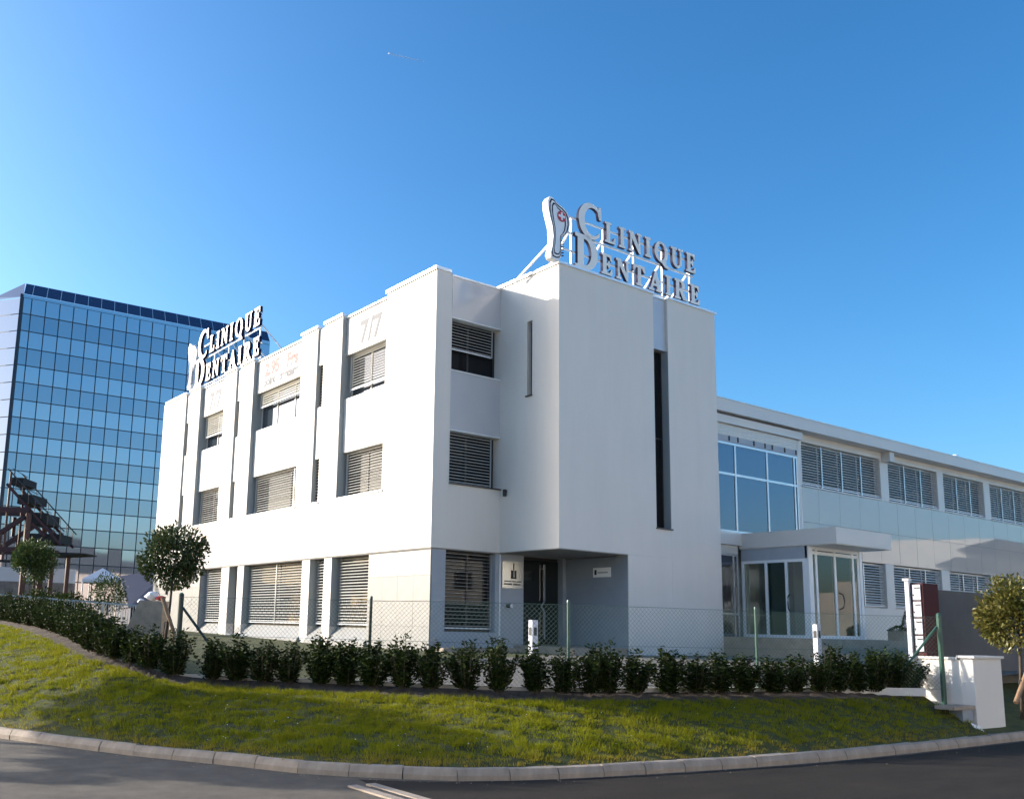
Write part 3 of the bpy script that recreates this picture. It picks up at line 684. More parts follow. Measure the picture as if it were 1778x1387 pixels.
# porch
PF = 1.56
boxo('porch_canopy', 'panel_white', wing, 10.66, 13.68, -5.27, -1.96, 4.30, 4.78)
boxo('canopy_soffit', 'alu_white', wing, 10.70, 13.64, -5.23, -1.97, 4.285, 4.299)
boxo('transom_band', 'wall_grey', wing, 10.72, 10.80, -4.28, -1.97, 3.92, 4.284)
w = window(FA, wing, -4.2, -1.97, 10.72, PF, 3.915, mull=[-2.85, -3.55], glass='clear_glass', frame='alu_white', fw=.09)
for y in (-2.75, -3.65):
    MB().tube([(10.70, y, 2.35), (10.62, y, 2.42), (10.60, y, 2.6), (10.62, y, 2.78), (10.70, y, 2.85)], .018, 8).build('door_handle', 'frame_dark', w)
boxo('corner_post', 'alu_white', wing, 10.72, 10.86, -4.32, -4.203, PF, 4.284)
boxo('corner_post', 'alu_white', wing, 13.48, 13.62, -4.32, -4.203, PF, 4.284)
boxo('corner_post', 'alu_white', wing, 13.50, 13.62, -4.2, -1.97, PF, 4.284)
w = window(FB, wing, 10.862, 13.478, -4.30, PF + .002, 4.28, mull=[11.15, 12.15, 13.14], trans=[4.1], glass='clear_glass', frame='alu_white', fw=.10)
MB().tube([(12.26, -4.30, 2.45), (12.32, -4.40, 2.5), (12.34, -4.43, 2.7), (12.32, -4.40, 2.9), (12.26, -4.30, 2.95)], .02, 8).build('door_handle', 'frame_dark', w)
boxo('porch_back', 'alu_white', wing, 11.0, 11.1, -1.94, -1.9, PF, 4.2)
boxo('porch_floor', 'concrete', wing, 9.13, 16.6, -5.6, -1.76, ZG, 1.555)
boxo('porch_step', 'concrete', wing, 9.13, 17.1, -6.0, -5.602, ZG, 1.36); boxo('porch_step', 'concrete', wing, 9.13, 17.6, -6.4, -6.002, ZG, 1.18)
vt = thing('roof_vent', 'small white vent cowl on the flat roof of the wing', 'vent', (27.0, -1.2, 9.06))
MB().tube([(27.0, -1.2, 9.02), (27.0, -1.2, 9.38)], .10, 12).build('vent_pipe', 'alu', vt); MB().tube([(27.0, -1.2, 9.40), (27.0, -1.2, 9.52)], .17, 14, .10).build('vent_cap', 'alu_white', vt)

# ------------------------------------------------------------------ chain link fence
def hz(x, y):            # ground height near the fence line
    i = int(np.argmin((Hc[:, 0] - x) ** 2 + (Hc[:, 1] - y) ** 2)); return float(Hc[i, 2])
fence = thing('chain_link_fence', 'green chain link fence on posts running behind the hedge', 'fence', (-4.6, -10.1, .75))
fl = spline([(-9.0, -5.7), (-8.38, -6.27), (-7.6, -7.1), (-6.86, -8.0), (-5.97, -9.03), (-5.3, -9.63), (-4.62, -10.07), (-2.73, -10.6), (-.45, -11.1), (1.0, -11.5), (2.2, -12.22)], 400)
fs_ = np.r_[0, np.cumsum(np.linalg.norm(np.diff(fl, axis=0), axis=1))]; FL = fs_[-1]
def fp(s, z): return (float(np.interp(s, fs_, fl[:, 0])), float(np.interp(s, fs_, fl[:, 1])), z)
FZ0, FZ1 = .80, 2.02
posts = [0.02, 3.2, 6.25, 9.75, FL - .02]
POSTX = [(-8.98, -5.72), None, None, None, None]
for k, s in enumerate(posts):
    end = k in (0, 4)
    x, y, _ = fp(s, 0)
    c = Vector((x, y + .05, 0))
    MB().tube([(c.x, c.y, .45), (c.x, c.y, 2.06)], .042 if end else .024, 10).build('post', 'dark_green_paint' if k < 2 else 'green_paint', fence)
    MB().tube([(c.x, c.y, 2.06), (c.x, c.y, 2.09)], .046 if end else .028, 10, .02).build('post_cap', 'green_paint', fence)
def brace(s_a, s_b):
    a = fp(s_a, 1.85); b = fp(s_b, .75)
    MB().tube([(a[0], a[1] + .06, a[2]), (b[0], b[1] + .06, b[2])], .022, 8).build('brace', 'dark_green_paint' if s_a < 5 else 'green_paint', fence)
brace(.06, 1.0); brace(FL - .06, FL - 1.0)
mb = MB(); pitch = .072; hh = FZ1 - FZ0; n = int((FL + hh) / pitch)
for i in range(n):
    for sgn in (1, -1):
        s0_ = i * pitch - (hh if sgn > 0 else 0)
        pts = []
        for q in np.linspace(0, 1, 7):
            s = s0_ + hh * q if sgn > 0 else s0_ + hh * (1 - q)
            if 0 <= s <= FL: pts.append(fp(s, FZ0 + hh * q))
        if len(pts) > 1: mb.tube(pts, .0019, 3)
o = mb.build('wire_mesh', 'wire', fence); o['kind'] = 'stuff'
for z in (FZ0, 1.42, FZ1):
    MB().tube([fp(s, z + .002 * math.sin(s * 5)) for s in np.linspace(0, FL, 60)], .0028, 4).build('tension_wire', 'wire', fence)

# ------------------------------------------------------------------ foliage
def leaves_mesh(name, P, D, size, width, m, tone, fold=.25):
    """P, D (n,3): leaf bases and pointing directions"""
    n = len(P); D = D / np.linalg.norm(D, axis=1, keepdims=True)
    R_ = RNG.normal(size=(n, 3)); Sd = np.cross(D, R_); Sd /= np.linalg.norm(Sd, axis=1, keepdims=True); Nn = np.cross(D, Sd)
    L = (size * RNG.uniform(.7, 1.25, n))[:, None]; Wd = (width * RNG.uniform(.7, 1.2, n))[:, None]
    V = np.empty((n, 4, 3)); V[:, 0] = P; V[:, 1] = P + D * L * .5 + Sd * Wd * .5 + Nn * Wd * fold; V[:, 2] = P + D * L; V[:, 3] = P + D * L * .5 - Sd * Wd * .5 + Nn * Wd * fold
    me = bpy.data.meshes.new(name); me.vertices.add(4 * n); me.vertices.foreach_set('co', V.reshape(-1))
    idx = np.arange(n)[:, None] * 4 + np.array([0, 1, 2, 0, 2, 3])
    me.loops.add(6 * n); me.loops.foreach_set('vertex_index', idx.reshape(-1)); me.polygons.add(2 * n)
    me.polygons.foreach_set('loop_start', np.arange(2 * n) * 3); me.polygons.foreach_set('loop_total', np.full(2 * n, 3)); me.update(calc_edges=True)
    at = me.attributes.new('tone', 'FLOAT', 'FACE'); at.data.foreach_set('value', np.repeat(tone, 2).astype(np.float32))
    me.materials.append(MATS[m]); return me
def shrub_mesh(seed, m='leaf_hedge'):
    r = np.random.default_rng(seed); P = []; D = []; stems = MB()
    for k in range(30):
        az = r.uniform(0, 6.283); out = r.uniform(.03, .30); h = r.uniform(.46, .74) * (1.18 if out < .12 else 1)
        b = np.array([math.cos(az) * .05, math.sin(az) * .05, 0]); t = np.array([math.cos(az) * out, math.sin(az) * out, h])
        mid = np.array([t[0] * .75, t[1] * .75, h * .45])
        if k % 2 == 0: stems.tube([tuple(b), tuple(mid), tuple(t)], .007, 5, .003)
        for q in np.linspace(.08, 1, 54):
            p = (1 - q) ** 2 * b + 2 * q * (1 - q) * mid + q * q * t
            a2 = r.uniform(0, 6.283); e = r.uniform(.1, 1.0)
            d = np.array([math.cos(a2) * math.cos(e), math.sin(a2) * math.cos(e), math.sin(e)])
            P.append(p + r.normal(scale=.022, size=3)); D.append(d)
    P = np.array(P); P[:, 2] = np.maximum(P[:, 2], .02)
    tone = np.clip(r.beta(1.2, 5.0, len(P)), 0, 1)
    return leaves_mesh('foliage', P, np.array(D), .066, .034, m, tone), stems.mesh('stems')
SHR = []
for k in range(6):
    f_, s_ = shrub_mesh(100 + k); s_.materials.append(MATS['bark']); SHR.append((f_, s_))
def place_shrub(x, y, z, label, group, sc):
    root = thing('hedge_shrub', label, 'shrub', (x, y, z), group)
    root.rotation_euler.z = random.uniform(0, 6.28); root.scale = (sc * random.uniform(1.0, 1.3), sc * random.uniform(1.0, 1.3), sc * random.uniform(.64, .92))
    f_, s_ = random.choice(SHR)
    for nm, me in (('foliage', f_), ('stem', s_)):
        o = bpy.data.objects.new(nm, me); COL.objects.link(o); o.parent = root
hl = np.r_[0, np.cumsum(np.linalg.norm(np.diff(Hc[:, :2], axis=0), axis=1))]
corner = float(np.interp(8.0 / 17 * (NT - 1), np.arange(NT), hl)); start = float(np.interp(1.2 / 17 * (NT - 1), np.arange(NT), hl)); endh = hl[-1] - .15
def ordinal(n): return '%d%s' % (n, 'th' if 10 <= n % 100 <= 20 else {1: 'st', 2: 'nd', 3: 'rd'}.get(n % 10, 'th'))
def at_h(s): return [float(np.interp(s, hl, Hc[:, c])) for c in range(3)]
s = endh; k = 1
while s > corner + .2:
    x, y, z = at_h(s)
    place_shrub(x + random.uniform(-.04, .04), y + random.uniform(-.04, .04), z - .01, 'dark leafy hedge shrub, %s from the mailbox end of the front row' % ordinal(k), 'hedge shrubs in front of the fence', 1.0)
    s -= .455 * random.uniform(.86, 1.14); k += 1
s = corner; k = 1
while s > start:
    x, y, z = at_h(s)
    place_shrub(x + random.uniform(-.05, .05), y + random.uniform(-.05, .05), z - .01, 'green hedge shrub, %s from the corner in the row climbing left' % ordinal(k), 'hedge shrubs climbing the left bank', .96)
    s -= .44 * random.uniform(.9, 1.1); k += 1

def tree(name, label, base, crown_c, rad, hgt, n, leaf, m, lsize, lwidth, group=None, tr=.035, hollow=.45, stake=None):
    bx_, by_, bz_ = base
    root = thing(name, label, 'tree', base, group)
    c = np.array(crown_c); mb = MB()
    p0 = np.array(base); top = c - np.array([0, 0, hgt * .30])
    mb.tube([tuple(p0), tuple(p0 * .5 + top * .5 + np.array([.02, .015, 0])), tuple(top)], tr, 9, tr * .7)
    limbs = []
    for k in range(9):
        v = RNG.normal(size=3); v[2] = abs(v[2]) * .7 + .15; v /= np.linalg.norm(v); e = c + v * np.array([rad, rad, hgt / 2]) * RNG.uniform(.55, .85)
        mb.tube([tuple(top), tuple(top * .5 + e * .5 + np.array([0, 0, -.05])), tuple(e)], tr * .5, 6, tr * .15); limbs.append(e)
    mb.build('trunk', 'bark', root, smooth=True)
    # clumps on the crown
    nc = 46; cl = RNG.normal(size=(nc, 3)); cl /= np.linalg.norm(cl, axis=1, keepdims=True)
    cl = cl * RNG.uniform(hollow, .93, (nc, 1)); 
    which = RNG.integers(0, nc, n)
    P = cl[which] + RNG.normal(scale=.19, size=(n, 3)); rr_ = np.linalg.norm(P, axis=1, keepdims=True); P = np.where(rr_ > 1.08, P / rr_ * 1.04, P); 
    D = P + RNG.normal(scale=.55, size=(n, 3)) + np.array([0, 0, .15])
    ctone = RNG.uniform(0, .45, nc)
    tone = np.clip(ctone[which] + RNG.beta(1.3, 4, n), 0, 1)
    P = P * np.array([rad, rad, hgt / 2]) + c
    o = link('crown', leaves_mesh('crown', P, D, lsize, lwidth, m, tone), None, root)
    if stake:
        MB().tube(stake, .042, 10).build('stake', 'wood', root)
        mid_ = np.array(stake[0]) * .5 + np.array(stake[1]) * .5
        MB().tube([tuple(mid_), tuple(mid_ + np.array([-.1, .05, -.02])), tuple(mid_ + np.array([-.12, .03, -.35]))], .012, 6).build('tie', 'black', root)
    return root
tree('standard_tree', 'small round clipped tree with a leaning wooden stake before the sunlit front', (-7.12, .1, 1.0), (-7.05, .05, 3.08), .72, 1.38, 5200, None, 'leaf_tree', .10, .05,
     stake=[(-7.38, -.3, 2.13), (-7.05, -.55, 1.1)])
tree('standard_tree', 'yellowing round tree with a stake behind the white gate pier', (4.5, -12.4, .2), (4.55, -12.45, 2.15), .66, 1.35, 4200, None, 'leaf_right', .10, .05,
     stake=[(4.75, -12.55, 1.35), (4.05, -12.5, .55)])
tree('standard_tree', 'dark round clipped tree in front of the red steel stair', (-6.5, 15.6, 1.5), (-6.5, 15.6, 3.65), .74, 1.6, 4800, None, 'leaf_far', .11, .055, tr=.05)
# street trees out of view to the left; their shadows lie on the bank and the road
tree('street_tree', 'broad street tree shading the bank from across the road', (-18.7, 1.3, 0), (-18.7, 1.3, 5.15), 1.6, 1.6, 13000, None, 'leaf_far', .34, .20, 'street trees across the road', tr=.12, hollow=.2)
tree('street_tree', 'slim street tree shading the road edge', (-21.3, 1.0, 0), (-21.3, 1.0, 5.1), .30, .26, 600, None, 'leaf_far', .2, .1, 'street trees across the road', tr=.06, hollow=.2)
def bushy(name, label, c, rx, ry, rz, n, m, ls, group=None):
    root = thing(name, label, 'shrub', (c[0], c[1], c[2] - rz), group)
    P = RNG.normal(size=(n, 3)); P /= np.linalg.norm(P, axis=1, keepdims=True); P *= RNG.uniform(.5, 1, (n, 1)) * (1 + .18 * np.sin(P[:, :1] * 9) * np.sin(P[:, 1:2] * 8 + P[:, 2:] * 7))
    D = P + RNG.normal(scale=.6, size=(n, 3)); tone = np.clip(RNG.beta(1.5, 3, n), 0, 1)
    link('foliage', leaves_mesh('foliage', P * np.array([rx, ry, rz]) + np.array(c), D, ls, ls * .45, m, tone), None, root)
    MB().tube([(c[0], c[1], c[2] - rz - .05), (c[0], c[1], c[2])], .05, 6, .02).build('stem', 'bark', root)
bushy('garden_shrub', 'bright green shrub behind the grey railing beside the dark roof', (-3.6, 16.2, 2.6), .65, .65, .75, 1500, 'leaf_far', .12)
bushy('garden_shrub', 'low dark shrub behind the grey railing under the white tent', (-4.9, 17.0, 2.2), .7, .6, .4, 1100, 'leaf_hedge', .12)
bushy('garden_shrub', 'low dark shrub under the round tree at the red stair', (-6.3, 15.0, 2.1), .8, .5, .55, 1200, 'leaf_hedge', .12)
bushy('garden_shrub', 'olive shrub at the left end of the grey railing', (-7.8, 14.6, 1.85), .7, .5, .5, 1000, 'leaf_far', .12)

# grass on the bank and the side lawn
NTUFT, PER = 15000, 20
wts = []
for i in range(NT - 1):
    L = np.linalg.norm(Hc[i, :2] - Kc[i]); w_ = np.linalg.norm(Kc[i + 1] - Kc[i]) + np.linalg.norm(Hc[i + 1, :2] - Hc[i, :2])
    far = np.linalg.norm(Kc[i] - np.array([-14.5, -20.3])); wts.append(L * w_ / (1 + max(0, far - 9) * .16))
wts = np.array(wts); wts[Kc[:-1, 1] > 9] *= .3; wts /= wts.sum()
ci = RNG.choice(NT - 1, NTUFT, p=wts); fs2 = RNG.uniform(0, 1, NTUFT); ss = RNG.uniform(0, 1, NTUFT) ** .95
B = np.array([[bank(i, s) for s in SS] for i in range(NT)])           # (NT, 61, 3)
si = np.minimum((ss * 60).astype(int), 59); sf = (ss * 60 - si)[:, None]; ff = fs2[:, None]
Pb = (B[ci, si] * (1 - sf) + B[ci, si + 1] * sf) * (1 - ff) + (B[ci + 1, si] * (1 - sf) + B[ci + 1, si + 1] * sf) * ff
clump = np.sin(Pb[:, 0] * 5.3 + 1.7 * np.sin(Pb[:, 1] * 3.1)) * np.sin(Pb[:, 1] * 4.7 + 1.3 * np.sin(Pb[:, 0] * 4.1)) + .6 * np.sin(Pb[:, 0] * 13 + Pb[:, 1] * 9)
keep = RNG.uniform(-1.9, 1.0, NTUFT) < clump + .7
Pb, ss2, clump, ck = Pb[keep], ss[keep], clump[keep], ci[keep]
edge = np.clip(1 - ss2 * np.linalg.norm(Hc[ck, :2] - Kc[ck], axis=1) / .42, 0, 1)
th = RNG.uniform(.035, .085, len(Pb)) * (1 + .4 * np.clip(clump, -1, 1.3)) * (1 - .45 * edge); ttone = RNG.uniform(0, 1, len(Pb))
rep_ = lambda q: np.repeat(q, PER, axis=0)
Pb, edge, clump, h, tt = rep_(Pb), rep_(edge), rep_(clump), rep_(th), rep_(ttone); n = len(Pb)
ra_, rr_ = RNG.uniform(0, 6.283, n), RNG.uniform(0, 1, n) ** .6 * .075
Pb = Pb.copy(); Pb[:, 0] += np.cos(ra_) * rr_; Pb[:, 1] += np.sin(ra_) * rr_
h = h * RNG.uniform(.55, 1.15, n) * (1 - .35 * rr_ / .075)
az = RNG.uniform(0, 6.283, n); lean = np.stack([np.cos(ra_), np.sin(ra_)], 1) * (rr_ / .075 * .7)[:, None] + RNG.normal(scale=.25, size=(n, 2)); wd = .009
Vt = np.empty((n, 3, 3)); Vt[:, 0] = Pb; Vt[:, 1] = Pb; Vt[:, 2] = Pb
Vt[:, 0, 0] += np.cos(az) * wd / 2; Vt[:, 0, 1] += np.sin(az) * wd / 2; Vt[:, 1, 0] -= np.cos(az) * wd / 2; Vt[:, 1, 1] -= np.sin(az) * wd / 2
Vt[:, 2, 0] += lean[:, 0] * h; Vt[:, 2, 1] += lean[:, 1] * h; Vt[:, 2, 2] += h; Vt[:, :2, 2] -= .008
me = bpy.data.meshes.new('grass'); me.vertices.add(3 * n); me.vertices.foreach_set('co', Vt.reshape(-1)); me.loops.add(3 * n); me.loops.foreach_set('vertex_index', np.arange(3 * n))
me.polygons.add(n); me.polygons.foreach_set('loop_start', np.arange(n) * 3); me.polygons.foreach_set('loop_total', np.full(n, 3)); me.update(calc_edges=True)
patch = .5 + .5 * np.sin(Pb[:, 0] * 2.1 + np.sin(Pb[:, 1] * 1.7)) * np.sin(Pb[:, 1] * 2.6)
tone = np.clip(.02 + .10 * tt + .16 * RNG.beta(1.5, 3, n) + .18 * patch * RNG.uniform(0, 1, n) + .75 * edge * RNG.uniform(.4, 1, n) + (RNG.uniform(0, 1, n) < .05) * .5, 0, 1)
me.attributes.new('tone', 'FLOAT', 'FACE').data.foreach_set('value', tone.astype(np.float32)); me.materials.append(MATS['leaf_grass'])
g_ = link('grass', me); tag(g_, 'short green grass growing over the bank above the kerb', 'grass', kind='stuff')

# daisies in the turf and grit along the gutter
dz = MB()
for k in range(70):
    i = random.randrange(110, NT - 4); p = Vector(bank(i, random.uniform(.08, .9))); p.z += random.uniform(.045, .085); r = random.uniform(.005, .009)
    dz.add([(p.x + r * math.cos(t), p.y + r * math.sin(t), p.z + r * .5 * math.sin(t)) for t in (0, 1.26, 2.5, 3.8, 5.0)], [(0, 1, 2, 3, 4)])
tag(dz.build('daisies', 'cloth_white'), 'tiny white daisies scattered over the grass bank', 'flowers', kind='stuff')
gr = MB()
for k in range(420):
    s0_ = random.uniform(6, seg[-1] - 8); c = [float(np.interp(s0_, seg, kd[:, q])) for q in (0, 1)]; c2 = [float(np.interp(s0_ + .1, seg, kd[:, q])) for q in (0, 1)]
    t = Vector((c2[0] - c[0], c2[1] - c[1], 0)).normalized(); nn_ = Vector((t.y, -t.x, 0)); o_ = abs(random.gauss(0, .16)) + .015; r = random.uniform(.004, .010)
    b = Vector((c[0], c[1], .004)) + nn_ * o_
    gr.add([b + Vector((r * random.uniform(.6, 1.5), 0, 0)), b + Vector((-r * .5, r, 0)), b + Vector((-r * .6, -r, 0)), b + Vector((0, 0, r * random.uniform(.5, 1.2)))], [(0, 1, 3), (1, 2, 3), (2, 0, 3)])
tag(gr.build('gutter_grit', 'concrete'), 'pale grit and crumbs lying in the gutter along the kerb', 'grit', kind='stuff')

# ------------------------------------------------------------------ gate pier, mailboxes, right hand wall
gp = thing('gate_pier', 'white rendered gate pier with low return wall beside the kerb', 'pier', (2.8, -12.5, .1))
boxo('pier_body', 'render_white', gp, 2.30, 3.32, -12.62, -12.40, -.05, 1.33, .008); boxo('pier_cap', 'concrete_white', gp, 2.26, 3.36, -12.66, -12.36, 1.331, 1.375, .006)
boxo('return_wall', 'render_white', gp, 2.32, 2.52, -12.395, -11.62, .3, 1.30); boxo('wall_cap', 'concrete_white', gp, 2.29, 2.55, -12.355, -11.60, 1.301, 1.34)
st = thing('stone_slab', 'flat grey stone slab step at the foot of the gate pier', 'slab', (1.95, -12.4, .45))
boxo('slab', 'concrete', st, 1.55, 2.27, -12.62, -12.30, .50, .56, .006); boxo('riser', 'wall_darkgrey', st, 1.9, 2.26, -12.58, -12.36, .05, .498)
pp = MB().add([(1.98, -12.72, .20), (2.16, -12.78, .16), (2.2, -12.70, .22), (2.03, -12.64, .28), (2.02, -12.72, .205), (2.17, -12.775, .17), (2.2, -12.70, .228), (2.05, -12.64, .286)], [(3, 2, 1, 0), (4, 5, 6, 7), (0, 1, 5, 4), (1, 2, 6, 5), (2, 3, 7, 6), (3, 0, 4, 7)]).build('litter', 'cloth_white')
tag(pp, 'crumpled white paper lying in the grass by the gate pier', 'litter')
ml = thing('mailbox_column', 'tall white and dark red mailbox column beside the gate pier', 'mailbox', (2.5, -11.7, .7))
boxo('post', 'dull_white', ml, 2.23, 2.298, -11.64, -11.57, .5, 2.66); boxo('post_cap', 'dull_white', ml, 2.20, 2.32, -11.66, -11.55, 2.661, 2.70)
boxo('cabinet', 'mail_red', ml, 2.30, 2.84, -11.86, -11.60, 1.345, 2.62, .006)
for k in range(4):
    z = 1.42 + k * .30
    bb = boxo('mailbox_front', 'dull_white', ml, 2.275, 2.298, -11.82, -11.68, z, z + .27); boxo('slot', 'frame_dark', bb, 2.268, 2.274, -11.81, -11.72, z + .20, z + .225); boxo('lock', 'frame_dark', bb, 2.262, 2.274, -11.70, -11.675, z + .07, z + .10)
rw = tag(boxo('boundary_wall', 'wall_slate', None, 4.75, 16, -10.9, -10.6, .2, 2.62), 'dark grey rendered wall behind the yellowing tree', 'wall')
# intercom posts and planter
def bollard(label, x, y, z):
    t = thing('intercom_post', label, 'bollard', (x, y, z), 'white intercom posts')
    boxo('post_body', 'dull_white', t, x - .075, x + .075, y - .06, y + .06, z, z + .92, .008); boxo('lens', 'black', t, x - .082, x - .0755, y - .035, y + .035, z + .62, z + .78); boxo('lens', 'black', t, x - .035, x + .035, y - .068, y - .0605, z + .62, z + .78)
bollard('white intercom post before the black entrance door', -2.05, -6.4, .90)
bollard('white intercom post before the glazed porch doors', 5.0, -8.07, .98)
pt = thing('planter', 'low grey planter with a small conifer beside the porch', 'planter', (15.2, -4.9, 1.556))
boxo('trough', 'concrete', pt, 14.2, 16.2, -5.2, -4.7, 1.557, 1.86)
def conif(cx, cy, z, r, h, n):
    t_ = RNG.uniform(0, 1, n); a_ = RNG.uniform(0, 6.283, n); rr = r * (1 - t_) ** .8
    P = np.stack([cx + rr * np.cos(a_), cy + rr * np.sin(a_), z + t_ * h], 1); D = np.stack([np.cos(a_), np.sin(a_), np.full(n, .8)], 1)
    link('plant', leaves_mesh('plant', P, D, .07, .03, 'leaf_hedge', RNG.beta(1.3, 4, n)), None, pt)
conif(14.95, -4.95, 1.85, .18, .62, 500); conif(15.5, -4.95, 1.83, .35, .26, 700); conif(14.4, -4.95, 1.83, .3, .16, 400)

# ------------------------------------------------------------------ background on the left
gt = thing('glass_tower', 'tall blue mirror glass office tower with dark sloping roof edge', 'building', (17, 82, 1))
gd = Vector((1.0, -.05, 0)).normalized(); gn = Vector((gd.y, -gd.x, 0)); g0 = Vector((3.68, 76.95, 0))
def G(u, d, z): p = g0 + gd * u - gn * d; return (p.x, p.y, z)        # d > 0 goes back into the tower
cols = [0, .81] + [.81 + 1.365 * k for k in range(1, 20)]
rows_ = [33.45, 31.75] + [31.75 - 1.775 * k for k in range(1, 18)]
gang = math.atan2(gd.y, gd.x)
def pane(u0, u1, z0, z1, m):
    k = ('tp', round(u1 - u0, 2), round(z1 - z0, 2), m)
    if k not in _shared:
        a, b = (u1 - u0) / 2 - .05, (z1 - z0) / 2 - .05
        me = MB().box(-a, a, -.02, .02, -b, b).mesh('pane'); me.materials.append(MATS[m]); _shared[k] = me
    o = bpy.data.objects.new('pane', _shared[k]); COL.objects.link(o); setpar(o, gt); o.location = G((u0 + u1) / 2, 0, (z0 + z1) / 2)
    o.rotation_euler = (random.gauss(0, .0028), 0, gang + random.gauss(0, .003))
rest = {'tower_glass_a': MB(), 'tower_glass_b': MB()}
for r in range(len(rows_) - 1):
    z1, z0 = rows_[r], rows_[r + 1]; m = 'tower_glass_a' if r % 2 == 0 else 'tower_glass_b'
    vis = 20 if z0 > 28 else (17 if z0 > 26 else 15 if z0 > 22 else 14)
    for c in range(len(cols) - 1):
        if c < vis: pane(cols[c], cols[c + 1], z0, z1, m)
        else: rest[m].add([G(cols[c] + .035, 0, z0 + .035), G(cols[c + 1] - .035, 0, z0 + .035), G(cols[c + 1] - .035, 0, z1 - .035), G(cols[c] + .035, 0, z1 - .035)], [(0, 1, 2, 3)])
for m, mb in rest.items(): mb.build('hidden_panes', m, gt)['kind'] = 'stuff'
mb = MB()
U1 = cols[-1]
for v in (( [G(-.3, .05, 0), G(U1, .05, 0), G(U1, .05, 33.8), G(-.3, .05, 33.8)],),): mb.add(v[0], [(0, 1, 2, 3)])
mb.build('curtain_wall_frame', 'tower_frame', gt)
MB().add([G(0, .02, 33.46), G(U1, .02, 33.46), G(U1, .02, 33.8), G(0, .02, 33.8)], [(0, 1, 2, 3)]).build('top_band', 'tower_glass_a', gt)
mb = MB(); K_ = len(cols)
for c in range(K_ - 1): 
    o = MB().add([G(cols[c] + .008, 0, 33.82), G(cols[c + 1] - .008, 0, 33.82), G(cols[c + 1] - .008 + .4, 2.0, 35.6), G(cols[c] + .008 + .4, 2.0, 35.6)], [(0, 1, 2, 3)]).build('roof_panel', 'tower_roof', gt)
# chamfered side of the tower
cd = (Vector((-.55, .84, 0))).normalized()
def GC(u, z): p = g0 + cd * u; return (p.x, p.y, z)
for r in range(len(rows_) - 1):
    MB().add([GC(4.0, rows_[r + 1] + .04), GC(.04, rows_[r + 1] + .04), GC(.04, rows_[r] - .04), GC(4.0, rows_[r] - .04)], [(0, 1, 2, 3)]).build('side_pane', 'tower_glass_a', gt)
p = g0 + cd * 4
MB().add([GC(0, 33.5), GC(4, 33.5), GC(4, 33.8), (g0.x + .4, g0.y + 2, 35.6), GC(0, 33.8)], [(1, 0, 4, 3, 2)]).build('side_gable', 'tower_glass_b', gt)
MB().add([G(.05, .3, 0), G(U1, .3, 0), G(U1, 14, 0), G(4, 14, 0), (p.x + .3, p.y + .3, 0), G(.05, .3, 33.4), G(U1, .3, 33.4), G(U1, 14, 33.4), G(4, 14, 33.4), (p.x + .3, p.y + .3, 33.4)],
         [(0, 1, 6, 5), (1, 2, 7, 6), (2, 3, 8, 7), (3, 4, 9, 8), (4, 0, 5, 9), (5, 6, 7, 8, 9)]).build('tower_core', 'tower_frame', gt)
# red steel stair
rs = thing('steel_stair', 'dark red steel fire stair stepping down in front of the glass tower', 'stair', (-4.5, 27.5, 1.4))
def L2(u, z, back=0.0):    # u metres along the stair front, to the right
    return (-5.5 + u * .817 + back * .576, 28.37 - u * .576 + back * .817, z)
def rbar(u0, z0, u1, z1, w=.16, back=0, m='red_steel', name='beam'): MB().bar(L2(u0, z0, back), L2(u1, z1, back), w, w).build(name, m, rs)
for bk in (0, 2.0):
    rbar(-3, 6.85, 1.45, 6.72, .24, bk); rbar(1.40, 6.6, 1.40, 1.4, .24, bk, name='post'); rbar(-3, 4.72, 1.3, 4.85, .2, bk); rbar(-1.8, 4.2, 1.2, 6.4, .2, bk, name='diagonal')
    rbar(-.15, 6.6, -.15, 5.6, .16, bk, name='post'); rbar(.12, 5.6, .12, 4.2, .14, bk, name='post'); rbar(1.5, 4.78, 3.0, 4.72, .2, bk); rbar(2.75, 4.65, 2.75, 1.4, .18, bk, name='post')
    rbar(1.6, 6.1, 2.3, 5.5, .14, bk, name='diagonal')
rbar(-3, 4.3, .7, 4.25, .12, 0, 'black_panel')
for (u0, u1, z0, z1) in ((.40, .98, 7.95, 8.33), (.78, 1.58, 7.05, 7.5), (1.5, 2.3, 6.05, 6.6), (1.45, 3.0, 5.15, 5.62)):
    a = L2(u0, z0); b = L2(u1, z0); c = L2(u1, z1, 0); 
    MB().add([L2(u0, z0), L2(u1, z0 + .05), L2(u1, z1), L2(u0, z1), L2(u0, z0, 1.6), L2(u1, z0 + .05, 1.6), L2(u1, z1, 1.6), L2(u0, z1, 1.6)],
             [(0, 1, 2, 3), (7, 6, 5, 4), (1, 0, 4, 5), (2, 1, 5, 6), (3, 2, 6, 7), (0, 3, 7, 4)]).build('stair_flight', 'black_panel', rs)
    MB().bar(L2(u0, z1 + .45), L2(u1 + .2, z1 + .02), .03, .03).build('handrail', 'frame_dark', rs)
MB().add([L2(2.6, 4.55), L2(4.35, 4.66), L2(4.35, 4.72), L2(2.6, 4.75), L2(2.6, 4.55, 1.5), L2(4.35, 4.66, 1.5), L2(4.35, 4.72, 1.5), L2(2.6, 4.75, 1.5)],
         [(0, 1, 2, 3), (7, 6, 5, 4), (1, 0, 4, 5), (2, 1, 5, 6), (3, 2, 6, 7), (0, 3, 7, 4)]).build('landing', 'black_panel', rs)
for bk in (0, 1.6):
    rbar(.2, 8.0, 3.1, 5.1, .12, bk, name='stringer'); rbar(.35, 8.6, .35, 4.2, .10, bk, name='post'); rbar(.2, 8.75, 3.2, 5.75, .05, bk, 'frame_dark', 'handrail')
    for q in range(9): rbar(.3 + q * .34, 8.05 - q * .34, .3 + q * .34, 8.6 - q * .34, .03, bk, 'frame_dark', 'baluster')
